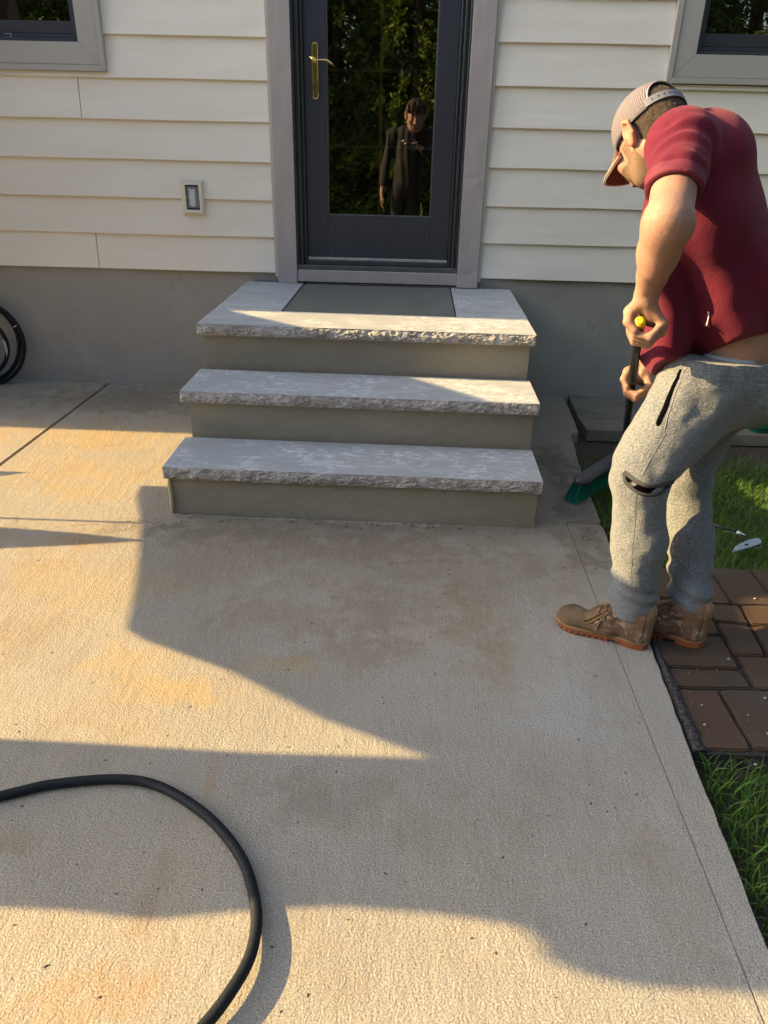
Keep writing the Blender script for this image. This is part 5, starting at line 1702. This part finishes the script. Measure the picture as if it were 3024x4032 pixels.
# ---- trousers
pt = Sdf()
pt.cap(V3(2.030, -2.275, .880), V3(2.060, -2.260, .790), (.165, .138), (.178, .150), 0.05, u=RT)
pt.ell(V3(2.130, -2.300, .79), (.115, .15, .115), 0.06)
pt.cap(V3(1.925, -2.385, .800), V3(1.795, -2.470, .610), .110, .082, 0.05)
pt.cap(V3(1.990, -2.275, .880), V3(2.00, -2.27, .80), (.150, .130), (.16, .14), 0.05, u=RT)
for (h_, k_, a_, r_) in ((hipL, kneeL, ankL, (.122, .078, .073, .066)), (hipR, kneeR, ankR, (.108, .070, .068, .061))):
    pt.cap(h_, k_, (r_[0], r_[0]), (r_[1], r_[1]), 0.045)
    sh_ = k_ + (a_ - k_) * .45
    pt.cap(k_, sh_ + BK * .010, r_[1] * .96, r_[2], 0.03)
    pt.cap(sh_ + BK * .010, a_ + V3(0, 0, .030), r_[2], r_[3], 0.03)
    pt.cap(a_ + V3(0, 0, .055) + FW * .004, a_ + V3(0, 0, .022), (r_[3] * 1.02, r_[3]), (r_[3] * .90, r_[3] * .88), 0.015)
wn_ = nrm(V3(.05, 0, 1))
def ppost(P, d):
    z = P[..., 2]
    dk = np.minimum(np.linalg.norm(P - kneeL, axis=-1), np.linalg.norm(P - kneeR, axis=-1))
    # bunching above the cuffs
    bn = np.clip((0.30 - z) / .12, 0, 1) * np.clip((z - .095) / .02, 0, 1)
    d = d - bn * (0.0060 * np.sin(z * 118 + 2.6 * vnoise(P, 9, 21) + P[..., 0] * 22 + P[..., 1] * 14) + 0.004 * vnoise(P, 20, 22))
    # long drapes below the knee and behind it
    d = d - 0.0045 * vnoise(P * V3(1, 1, .45), 18, 23) - 0.0022 * vnoise(P, 38, 24)
    kd = np.exp(-(dk / .09) ** 2)
    d = d - kd * 0.005 * np.sin(z * 80 + P[..., 0] * 50 + 1.5 * vnoise(P, 8, 25))
    # crotch and hip creases
    hc = np.exp(-(np.linalg.norm(P - V3(1.93, -2.36, .72), axis=-1) / .16) ** 2)
    d = d - hc * 0.0055 * np.sin((P[..., 0] * .7 - z * .7) * 62 + 2 * vnoise(P, 6, 26))
    d = np.maximum(d, -(z - 0.084 - 0.008 * vnoise(P, 9, 27)))
    top = (P - V3(2.03, -2.28, .872)) @ wn_
    d = np.maximum(d, top)
    # rib of the waistband
    d = d + 0.0022 * np.exp(-((top + .046) / .004) ** 2) + 0.0015 * np.exp(-((top + .028) / .003) ** 2)
    return d
pt.post = ppost
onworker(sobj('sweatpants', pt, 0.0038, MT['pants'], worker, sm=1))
# waistband of the underwear
uw = Sdf()
uw.cap(V3(2.040, -2.274, .884), V3(2.044, -2.272, .862), (.156, .128), (.158, .130), 0.02, u=RT)
def upost(P, d):
    top = (P - V3(2.03, -2.28, .882)) @ wn_
    return np.maximum(d + 0.001 * vnoise(P, 40, 3), top)
uw.post = upost
onworker(sobj('undershorts', uw, 0.004, simple("pale_blue_cotton", (0.33, 0.37, 0.42), 0.8, var=0.1), worker, sm=1))

# pocket opening and knee cuts: surface details laid on the trouser mesh
from mathutils.bvhtree import BVHTree
def bvh_of(o):
    me = o.data
    return BVHTree.FromPolygons([o.location + v.co if False else v.co.copy() for v in me.vertices], [tuple(p.vertices) for p in me.polygons])
pants_o = [c for c in worker.children if c.name.startswith('sweatpants')][0]
BP = bvh_of(pants_o)
def drape(points, off=0.002):
    out = []
    for p in points:
        loc, no, _, _ = BP.find_nearest(Vector(p))
        out.append(loc + no * off)
    return out
def line3(a, b, n): return [Vector(a).lerp(Vector(b), i / (n - 1)) for i in range(n)]
def slit(name, P, wdt, mat, off=0.0025):
    P = drape(P, off)
    n = len(P)
    rr = [wdt * (0.25 + 0.75 * math.sin(PI * min(1, max(0, i / (n - 1)))) ** 0.6) for i in range(n)]
    V, F = tube(P, rr, 8, flat=1.0)
    return onworker(mobj(name, V, F, mat, worker, smooth=True))
pk = simple("pocket_lining", (0.003, 0.003, 0.004), 1.0, spec=0.0)
def strip(name, P, wf, mat, off=0.0014):
    # flat band lying on the cloth; wf(t) = half width
    Q, V, F = [], [], []
    for p in P:
        loc, no, _, _ = BP.find_nearest(Vector(p)); Q.append((loc, no))
    n = len(Q)
    for i, (q, no) in enumerate(Q):
        t = (Q[min(i + 1, n - 1)][0] - Q[max(i - 1, 0)][0]).normalized()
        sd_ = no.cross(t).normalized() * wf(i / (n - 1))
        V += [q + no * off * .3 + sd_ * 1.15, q + no * off + sd_ * .6, q + no * off - sd_ * .6, q + no * off * .3 - sd_ * 1.15]
    for i in range(n - 1):
        for j in range(3): F.append((i * 4 + j, i * 4 + j + 1, i * 4 + j + 5, i * 4 + j + 4))
    return onworker(mobj(name, V, F, mat, worker, smooth=True))
strip('pocket_opening', catmull([(1.846, -2.44, .857), (1.832, -2.46, .800), (1.806, -2.49, .742), (1.796, -2.50, .708)], 10), lambda t: .0008 + .0055 * math.sin(PI * min(1, t * .62 + .1)) * (1 if t < .9 else (1 - t) * 10), pk, 0.0030)
seam_m = simple("seam_thread", (0.16, 0.165, 0.165), 0.9)
V, F = tube(drape(catmull([(1.862, -2.44, .850), (1.848, -2.46, .80), (1.822, -2.49, .742), (1.812, -2.50, .700)], 8), 0.0005), 0.0012, 5)
onworker(mobj('pocket_seam', V, F, simple("seam_light", (0.22, 0.22, 0.21), 0.9), worker, smooth=True))
V, F = tube(drape(catmull([(1.812, -2.52, .700), (1.76, -2.56, .60), (1.748, -2.57, .52), (1.765, -2.56, .40), (1.785, -2.55, .28), (1.80, -2.55, .18)], 14), 0.0), 0.0010, 5)
onworker(mobj('leg_seam', V, F, seam_m, worker, smooth=True))
kc = simple("knee_tape", (0.045, 0.045, 0.055), 0.8, var=0.15, vs=50)
up_ = catmull([(1.700, -2.545, .590), (1.735, -2.56, .575), (1.775, -2.56, .566), (1.815, -2.55, .566), (1.842, -2.53, .572)], 8)
lo_ = catmull([(1.700, -2.545, .588), (1.712, -2.56, .562), (1.748, -2.57, .542), (1.795, -2.56, .540), (1.842, -2.53, .570)], 8)
strip('knee_patch_edge', up_, lambda t: .0062, kc, .0040)
strip('knee_patch_edge', lo_, lambda t: .0058, kc, .0042)
a_, b_ = drape(up_, 0.0034), drape(lo_, 0.0034)
V = list(a_) + list(b_); n = len(a_)
onworker(mobj('knee_hole', V, [(i, i + 1, n + i + 1, n + i) for i in range(n - 1) if i % 13 not in (8, 9, 10, 11)], pk, worker))

# ---- boots
def boot_mat():
    k = Mat("worn_nubuck", 0.75, 0.3)
    c = k.mix(k.ramp(k.noise(11, 5, 0.65), [(0.35, 0.0), (0.65, 1.0)]), (0.085, 0.058, 0.036), (0.16, 0.105, 0.06))
    c = k.mix(k.ramp(k.noise(22, 6, 0.7, dist=0.5), [(0.56, 0.0), (0.66, 0.8)]), c, (0.27, 0.20, 0.14))
    k.color(c); k.bump(k.noise(50, 4), 0.002); k.bump(k.noise(300, 2), 0.0006)
    return k.m
MT['boot'] = boot_mat()
def bootq(nm, a, b_, c2):
    k = Mat(nm, 0.75, 0.3)
    c = k.mix(k.ramp(k.noise(16, 5, 0.65), [(0.35, 0.0), (0.65, 1.0)]), a, b_)
    c = k.mix(k.ramp(k.noise(26, 6, 0.7, dist=0.8), [(0.52, 0.0), (0.62, 0.85)]), c, c2)
    k.color(c); k.bump(k.noise(50, 4), 0.0025); return k.m
MT['bootq'] = bootq("boot_quarter", (0.10, 0.060, 0.036), (0.20, 0.115, 0.070), (0.36, 0.27, 0.20))
MT['boots'] = bootq("boot_backstrap", (0.26, 0.15, 0.08), (0.32, 0.20, 0.11), (0.42, 0.33, 0.24))
MT['sole'] = simple("gum_sole", (0.26, 0.085, 0.035), 0.5, var=0.25, vs=40)
MT['welt'] = simple("welt", (0.30, 0.20, 0.11), 0.7, var=0.3, vs=60)
stitch_m = simple("boot_stitch", (0.05, 0.035, 0.022), 0.8)
lace_m = simple("rawhide_lace", (0.22, 0.12, 0.04), 0.7, var=0.2, vs=90)
eye_m = simple("eyelet", (0.75, 0.68, 0.55), 0.3, 0.8)
def outline(n=44, grow=0.0):
    # boot sole outline in (forward, side), heel at 0
    P = []
    ctrl = [(0, 0), (.010, .026), (.045, .035), (.095, .033), (.150, .038), (.205, .049), (.245, .047), (.278, .030), (.293, .004), (.283, -.022), (.250, -.040), (.205, -.043), (.150, -.034), (.095, -.031), (.045, -.034), (.010, -.025)]
    c = catmull([(a, b, 0) for a, b in ctrl], 4, closed=True)
    cx = Vector((.145, 0, 0))
    return [((p - cx) * 1 + cx + (p - cx).normalized() * grow) for p in c]
def boot(loc, ang, tilt=0.0):
    b = empty('boot', tuple(V3(*loc) - WO), parent=worker)
    b.rotation_euler = (0, tilt, ang)
    B = Sdf()
    B.cap((.040, 0, .045), (.040, 0, .125), (.040, .036), (.047, .042), 0.02, u=(1, 0, 0))
    B.cap((.045, 0, .050), (.140, .003, .052), (.036, .036), (.036, .034), 0.03, u=(0, 1, 0))
    B.cap((.130, .003, .040), (.240, .004, .034), (.044, .034), (.043, .024), 0.03, u=(0, 1, 0))
    B.ell((.240, .004, .040), (.047, .041, .034), 0.02)
    B.cap((.075, 0, .115), (.165, .002, .068), (.030, .024), (.032, .018), 0.03, u=(0, 1, 0))
    B.cap((.066, 0, .128), (.100, .001, .108), (.022, .018), (.024, .018), 0.02, u=(0, 1, 0))
    def bp(P, d):
        x, y, z = P[..., 0], P[..., 1], P[..., 2]
        d = np.maximum(d, .024 - z)
        d = d - .0014 * np.exp(-((x - .150 + .3 * (z - .05)) / .004) ** 2) * (np.abs(y) > .015)      # quarter edge
        d = d - .0010 * np.exp(-((x - .022) / .003) ** 2)
        d = d - .0022 * vnoise(P, 30, 5) * np.clip((x - .12) / .05, 0, 1) - .0012 * vnoise(P, 60, 6)
        return d
    B.post = bp
    def um(C):
        x, y, z = C[:, 0], C[:, 1], C[:, 2]
        r = np.zeros(len(C))
        r[(x < .150 - .55 * (z - .05)) ] = 1
        r[x < .012 + .06 * (z - .03)] = 2
        return r
    uo = sobj('upper', B, 0.003, [MT['boot'], MT['bootq'], MT['boots']], b, sm=1, matfn=um)
    UB = BVHTree.FromPolygons([v.co.copy() for v in uo.data.vertices], [tuple(p.vertices) for p in uo.data.polygons])
    def on(P, off):
        out = []
        for p in P:
            loc, no, _, _ = UB.find_nearest(Vector(p)); out.append(loc + no * off)
        return out
    def ring(name, grow, z0, z1, mat, notch=False, bev=.0015, xr=None):
        P = outline(grow=grow)
        P = [(p.x, p.y) for p in P]
        if xr: P = [(min(max(x, xr[0]), xr[1]), y) for x, y in P]
        if notch:
            out = []
            for i, (x, y) in enumerate(P):
                f = 0.955 if i % 2 else 1.0
                out.append((.145 + (x - .145) * (1 - (1 - f) * .6), y * f))
            P = out
        prism(name, P, 'z', z0, z1, mat, b, bev)
    ring('welt', .0035, .0215, .0285, MT['welt'])
    ring('midsole', .0015, .0105, .0212, MT['sole'])
    # heel block and lugged forefoot
    H = [(p.x, p.y) for p in outline(grow=.001) if p.x < .088]
    H = sorted([h for h in H if h[1] >= 0], key=lambda q: -q[0]) + sorted([h for h in H if h[1] < 0], key=lambda q: q[0])
    prism('heel', H, 'z', -.0005, .0102, MT['sole'], b, .0015)
    Pn = [(p.x, p.y) for p in outline(grow=.0005)]
    for q in range(9):
        x0 = .118 + q * .0185; x1 = x0 + .0125
        ys = [np.interp(xx, sorted([p[0] for p in Pn if p[1] > 0]), [p[1] for p in sorted([p for p in Pn if p[1] > 0])]) for xx in (x0, x1)]
        yn = [np.interp(xx, sorted([p[0] for p in Pn if p[1] < 0]), [p[1] for p in sorted([p for p in Pn if p[1] < 0])]) for xx in (x0, x1)]
        lift = max(0, (x0 - .23) * .10)
        prism('lug', [(x0, yn[0]), (x1, yn[1]), (x1, ys[1]), (x0, ys[0])], 'z', .0003 + lift, .0102, MT['sole'], b)
    # laces and eyelets
    for q in range(4):
        x = .160 - q * .0165; z = .0765 + q * .0125
        V, F = tube(on(catmull([(x, -.032, z - .010), (x + .003, -.012, z + .02), (x - .002, .012, z + .02), (x - .003, .033, z - .010)], 5), .0022), 0.0021, 6)
        mobj('lace', V, F, lace_m, b, smooth=True)
    for sy in (-1, 1):
        for q in range(4):
            x = .159 - q * .0165; z = .072 + q * .0125
            L = on([(x + .0046 * math.cos(t_), sy * .040, z - .004 + .0046 * math.sin(t_)) for t_ in [2 * PI * i / 10 for i in range(10)]], .0008)
            V, F = tube(L, .0012, 5, closed=True)
            mobj('eyelet', V, F, eye_m, b, smooth=True)
    for (P,) in (([(.120, .010, .100), (.150, .030, .096), (.188, .052, .078), (.200, .056, .062), (.182, .050, .058), (.155, .040, .078), (.122, .014, .098)],),
                 ([(.120, .004, .101), (.152, -.018, .094), (.178, -.036, .074), (.165, -.040, .068), (.140, -.024, .086), (.120, -.002, .100)],),
                 ([(.122, .012, .100), (.140, .036, .085), (.150, .046, .062), (.152, .048, .050)],)):
        V, F = tube(on(catmull(P, 6), .0045), .0022, 6)
        mobj('lace_bow', V, F, lace_m, b, smooth=True)
    for P in ([(.165, .030, .085), (.160, .045, .060), (.150, .050, .048), (.110, .050, .040), (.085, .05, .030)], [(.165, -.030, .085), (.160, -.045, .060), (.150, -.050, .048), (.110, -.050, .040), (.085, -.05, .030)],
              [(.150, .052, .052), (.120, .052, .060), (.080, .052, .072), (.03, .05, .078)], [(.022, .05, .030), (.018, .045, .06), (.014, .04, .10)], [(.022, -.05, .030), (.018, -.045, .06), (.014, -.04, .10)]):
        V, F = tube(on(catmull(P, 6), -.0002), .0011, 5)
        mobj('stitching', V, F, stitch_m, b, smooth=True)
    return b
aL = math.atan2(.131, -.262)
boot((1.882, -2.540, 0.0), math.atan2(.128, -.258))
boot((2.060, -2.518, 0.0), math.atan2(.125, -.262))

# ================================================================ BROOM
broom = empty('push_broom', tuple(E0), 'push broom with black handle, yellow grip end, grey block and green bristles', 'broom')
Tl = T0 + PD * 0.012 - E0
V, F = tube([tuple(V3(0, 0, 0) + PD * .05), tuple(Tl * .5), tuple(Tl - PD * .03)], 0.0125, 16)
mobj('handle', V, F, simple("black_handle", (0.012, 0.012, 0.013), 0.28, var=0.4, vs=30), broom, smooth=True)
V, F = tube([tuple(Tl - PD * .03), tuple(Tl - PD * .004), tuple(Tl), tuple(Tl + PD * .004)], [0.0152, 0.0152, 0.0135, 0.008], 16)
mobj('grip_end', V, F, simple("yellow_plastic", (0.62, 0.40, 0.015), 0.35), broom, smooth=False)
# block from left end to hidden end
bd = nrm(V3(2.111, -1.178, .0) - V3(1.822, -1.545, 0)); bn_ = V3(-bd[1], bd[0], 0)
cen = V3(1.842, -1.515, 0.068); Lb = 0.74
tiltv = nrm(V3(0, 0, 1) * 1.0 - bn_ * 0.25)
sd = np.cross(bd, tiltv)
def bp(u, v, z): return tuple(cen + bd * u + sd * v + tiltv * z - E0)
V, F = [], []
prof = [(-.031, -.012), (-.033, -.004), (-.028, .008), (-.012, .013), (.012, .013), (.028, .008), (.033, -.004), (.031, -.012)]
nl = 26
for i in range(nl + 1):
    t = i / nl; u = Lb * t
    e = min(t, 1 - t) * Lb
    s = math.sqrt(max(0.05, 1 - (1 - min(1, e / .035)) ** 2))
    for (a, b_) in prof: V.append(bp(u, a * s, b_ * (0.75 + .25 * s) + .035))
for i in range(nl):
    for j in range(8): F.append((i * 8 + j, i * 8 + (j + 1) % 8, (i + 1) * 8 + (j + 1) % 8, (i + 1) * 8 + j))
F.append(tuple(range(8))[::-1]); F.append(tuple(nl * 8 + j for j in range(8)))
mobj('block', V, F, simple("grey_block", (0.055, 0.055, 0.065), 0.45, var=0.3, vs=20, bump=0.001, bs=80), broom, smooth=True)
V, F = tube([bp(Lb / 2, 0, .05), tuple(V3(*bp(Lb / 2, 0, .07)) + PD * .05)], [0.02, 0.016], 12)
mobj('socket', V, F, simple("socket_grey", (0.07, 0.07, 0.08), 0.5), broom, smooth=True)
brm = []
k = Mat("green_bristle", 0.45, 0.4)
at = k.n.new("ShaderNodeAttribute"); at.attribute_name = "tone"
k.color(k.mix(at.outputs["Fac"], (0.0, 0.07, 0.048), (0.006, 0.30, 0.22)))
MT['bristle'] = k.m
g = np.random.RandomState(6)
for i in range(27):
    for r_ in (-1, 0, 1):
        u = .012 + (Lb - .024) * i / 26; v = r_ * .016
        V, F, T = [], [], []
        for q in range(46):
            du, dv = g.normal(0, .0024, 2)
            fan = 1 + 1.1 * (1 if i in (0, 26) else .35)
            su = (-.016 if i == 0 else (.010 if i == 26 else 0)) + g.normal(0, .003)
            a = bp(u + du, v + dv, .024); L = g.uniform(.080, .092)
            m1 = bp(u + du * 1.6 + su * .4, v * 1.15 + dv * 2 + .003, .024 - L * .55)
            e = bp(u + du * 3.0 + su * 1.1, v * 1.4 + dv * 3.2 + .010, .024 - L)
            b0 = len(V); w_ = .0007
            for p, ww in ((a, w_), (m1, w_), (e, w_ * .8)):
                V += [(p[0] - ww, p[1], p[2]), (p[0] + ww, p[1] + ww * .3, p[2])]
            F += [(b0, b0 + 1, b0 + 3, b0 + 2), (b0 + 2, b0 + 3, b0 + 5, b0 + 4)]
            T += [g.uniform(0, 1)] * 6
        o = mobj('bristle_tuft', V, F, MT['bristle'], broom)
        a_ = o.data.attributes.new("tone", 'FLOAT', 'POINT'); a_.data.foreach_set('value', T)
# ================================================================ THE PHOTOGRAPHER (mirrored in the door glass)
pho = empty('person', (1.03, -4.80, 0), 'person in a dark sweater holding up a phone, mirrored in the glass of the door', 'person')
PO = np.array([1.03, -4.80, 0.0])
def onpho(o): o.location = tuple(-PO); return o
X_, Y_, Z_ = V3(1, 0, 0), V3(0, 1, 0), V3(0, 0, 1)
pit = R(22)
pf = nrm(V3(0.02, math.cos(pit), -math.sin(pit)))
pu = nrm(Z_ - pf * pf[2]); pl_ = np.cross(pu, pf)
HM2 = np.stack([pl_, pf, pu], 1)
HC2 = V3(1.110, -4.700, 1.625)
sL, sR = V3(.865, -4.80, 1.440), V3(1.265, -4.80, 1.435)
eL2, wL2 = V3(.785, -4.82, 1.110), V3(.755, -4.745, .830)
eR2, wR2 = V3(1.330, -4.70, 1.185), V3(1.190, -4.545, 1.300)
pb = Sdf()
build_head(pb, HC2, HM2, V3(1.075, -4.79, 1.47), .052, 1.28)
pb.cap(V3(1.07, -4.79, 1.40), V3(1.04, -4.79, 1.05), (.15, .095), (.125, .085), .05, u=X_)
pb.cap(V3(1.04, -4.79, 1.05), V3(1.03, -4.80, .90), (.13, .09), (.145, .10), .05, u=X_)
pb.cap(sL, sR, .05, .05, .04)
pb.cap(sL, eL2, .044, .036, .02); pb.cap(eL2, wL2, .036, .025, .02)
pb.cap(sR, eR2, .044, .036, .02); pb.cap(eR2, wR2, .036, .025, .02)
for sx in (-1, 1):
    pb.cap(V3(1.03 + sx * .085, -4.80, .90), V3(1.03 + sx * .10, -4.79, .48), .075, .048, .04)
    pb.cap(V3(1.03 + sx * .10, -4.79, .48), V3(1.03 + sx * .11, -4.82, .09), .048, .032, .03)
# hanging left hand
pb.cap(wL2, wL2 + V3(-.002, .010, -.075), (.018, .034), (.015, .040), .012, u=X_)
for q, (dy, L_) in enumerate(((.036, .068), (.014, .078), (-.008, .072), (-.028, .056))):
    b0 = wL2 + V3(-.002, .010 + dy, -.085); b1 = b0 + V3(.006, .003, -L_ * .5); b2 = b1 + V3(.016, .002, -L_ * .5)
    pb.cap(b0, b1, .0098, .009, .005); pb.cap(b1, b2, .009, .0075, .004)
pb.cap(wL2 + V3(.004, .028, -.025), wL2 + V3(.020, .052, -.070), .014, .010, .012); pb.cap(wL2 + V3(.020, .052, -.070), wL2 + V3(.024, .054, -.100), .010, .008, .005)
# phone frame: lens exactly where the picture was taken from
PF = np.array(fw); PR = np.array(rt); PU = np.array(up)
PC = np.array(CAM) - PF * .0085 - PU * .050 - PR * (-.018)
PC = np.array(CAM) - PF * .0095 - PU * .052 + PR * .018 * -1
def ph(a, b, c): return PC + PR * a + PU * b + PF * c
# right hand round the phone: palm at the screen side edge, fingers over the back
pb.cap(wR2, ph(.046, -.045, -.012), (.027, .020), (.016, .034), .015, u=PR)
for q, z in enumerate((-.006, -.026, -.046, -.064)):
    r_ = (.0120, .0125, .0120, .0105)[q]
    k0 = ph(.046, z, -.014); k1 = ph(.049, z + .002, .006); k2 = ph(.028, z + .004, .0135); k3 = ph(.004, z + .003, .0140)
    pb.cap(k0, k1, r_ * 1.1, r_, .004); pb.cap(k1, k2, r_, r_ * .95, .0035); pb.cap(k2, k3, r_ * .95, r_ * .8, .0035)
pb.cap(ph(.044, -.050, -.020), ph(.038, -.012, -.017), .013, .011, .01); pb.cap(ph(.038, -.012, -.017), ph(.022, .012, -.016), .011, .008, .006)
MT['beard2'] = MT['skin']
onpho(sobj('body', pb, 0.0042, [MT['skin']], pho, sm=2))
hr2 = Sdf(); hr2.frame(HC2, HM2, 1.28)
hr2.ell((0, -.012, .040), (.0850, .100, .086), .02)
hr2.cap((.055, .072, .072), (-.045, .088, .048), .024, .018, .02)
hr2.cap((.050, .040, .100), (-.030, .060, .092), .028, .026, .02)
hr2.cap((-.045, .080, .060), (-.072, .055, .020), .016, .010, .01)
def h2(P, d):
    L = (P - HC2) @ HM2 / 1.28
    x, y, z = L[..., 0], L[..., 1], L[..., 2]
    d = d + .012 * vnoise(P * V3(1.4, .8, .5), 34, 2) + .004 * vnoise(P, 110, 4)
    d = np.maximum(d, np.where(z < .045, y - .030 + .2 * z, -1))
    d = np.maximum(d, -(z + .045))
    return np.where((np.abs(x) > .06) & (np.abs(y + .004) < .022) & (z < .026), np.maximum(d, .004), d)
hr2.post = h2
onpho(sobj('hair', hr2, .0036, MT['hair'], pho, sm=0))
swm = simple("black_sweater", (0.015, 0.012, 0.011), 0.85, var=0.15, vs=20, bump=0.001, bs=200)
sw = Sdf()
sw.cap(V3(1.07, -4.79, 1.42), V3(1.045, -4.79, 1.10), (.175, .110), (.150, .108), .05, u=X_)
sw.cap(V3(1.045, -4.79, 1.10), V3(1.030, -4.80, .93), (.150, .108), (.160, .112), .05, u=X_)
sw.cap(sL, sR, .064, .064, .05)
sw.cap(V3(1.075, -4.79, 1.44), V3(1.085, -4.775, 1.50), .072, .062, .03)
sw.cap(sL, eL2, .060, .050, .03); sw.cap(eL2, wL2 + V3(0, 0, .02), .050, .036, .02)
sw.cap(sR, eR2, .060, .050, .03); sw.cap(eR2, wR2 + (eR2 - wR2) * .12, .050, .036, .02)
def sp2(P, d):
    d = d - .004 * np.sin(P[..., 0] * 80 + 2.5 * vnoise(P * V3(1, 1, .4), 7, 3)) - .004 * vnoise(P, 14, 5)
    d = np.maximum(d, .905 + .01 * vnoise(P, 8, 2) - P[..., 2])
    return d
sw.post = sp2
onpho(sobj('sweater', sw, .0055, swm, pho, sm=1))
pt2 = Sdf()
pt2.cap(V3(1.03, -4.80, .98), V3(1.03, -4.80, .88), (.148, .100), (.155, .110), .04, u=X_)
for sx in (-1, 1):
    pt2.cap(V3(1.03 + sx * .080, -4.80, .90), V3(1.03 + sx * .10, -4.79, .48), .092, .066, .04)
    pt2.cap(V3(1.03 + sx * .10, -4.79, .48), V3(1.03 + sx * .11, -4.82, .06), .066, .060, .03)
pt2.post = lambda P, d: np.maximum(d - .004 * vnoise(P, 14, 8), .03 - P[..., 2])
onpho(sobj('trousers', pt2, .0065, simple("black_trousers", (0.014, 0.013, 0.013), 0.85), pho, sm=1))
for sx in (-1, 1):
    s2 = Sdf()
    s2.cap(V3(1.03 + sx * .11, -4.85, .040), V3(1.03 + sx * .125, -4.66, .034), (.038, .040), (.042, .030), .02, u=X_)
    s2.post = lambda P, d: np.maximum(d, .002 - P[..., 2])
    onpho(sobj('shoe', s2, .006, swm, pho, sm=1))
teal = simple("teal_cord", (0.02, 0.20, 0.18), 0.5)
V, F = tube(catmull([(1.135, -4.735, 1.50), (1.070, -4.700, 1.470), (1.030, -4.690, 1.50), (1.020, -4.71, 1.545)], 6), .0028, 6)
onpho(mobj('neck_cord', V, F, teal, pho, smooth=True))
for (x, z) in ((.985, 1.375), (1.012, 1.352)):
    V, F = tube([(x - .014, -4.672, z - .006), (x, -4.664, z), (x + .014, -4.668, z + .005)], [.005, .0085, .003], 8)
    onpho(mobj('earbud', V, F, simple("bud_white", (0.8, 0.8, 0.78), 0.3), pho, smooth=True))
# the phone
phn = empty('phone', tuple(PC), 'dark slim phone in the hand of the person mirrored in the door', 'phone')
pmat = simple("phone_black", (0.02, 0.02, 0.022), 0.3)
Mp = Matrix(((PR[0], PU[0], PF[0]), (PR[1], PU[1], PF[1]), (PR[2], PU[2], PF[2])))
phn.rotation_euler = Mp.to_euler()
def rr2(w_, h_, r_, cx=0, cy=0, n=6):
    P = []
    for (sx, sy, a0) in ((1, 1, 0), (-1, 1, 90), (-1, -1, 180), (1, -1, 270)):
        for i in range(n + 1):
            a = R(a0 + 90 * i / n)
            P.append((cx + sx * (w_ - r_) + r_ * math.cos(a), cy + sy * (h_ - r_) + r_ * math.sin(a)))
    return P
prism('case', rr2(.0360, .0735, .010), 'z', -.0040, .0040, pmat, phn, .001)
prism('screen', rr2(.0335, .0710, .008), 'z', -.0046, -.0041, simple("screen_glass", (0.01, 0.01, 0.012), 0.1), phn)
prism('camera_bump', rr2(.0145, .0145, .005, .0180, .052), 'z', .0041, .0058, pmat, phn, .0005)
for (dx, dy) in ((-.006, .006), (.007, -.001), (-.006, -.007)):
    prism('lens', [(.018 + dx + .0042 * math.cos(2 * PI * i / 16), .052 + dy + .0042 * math.sin(2 * PI * i / 16)) for i in range(16)], 'z', .0059, .0066, simple("lens_glass", (0.01, 0.01, 0.015), 0.05), phn)
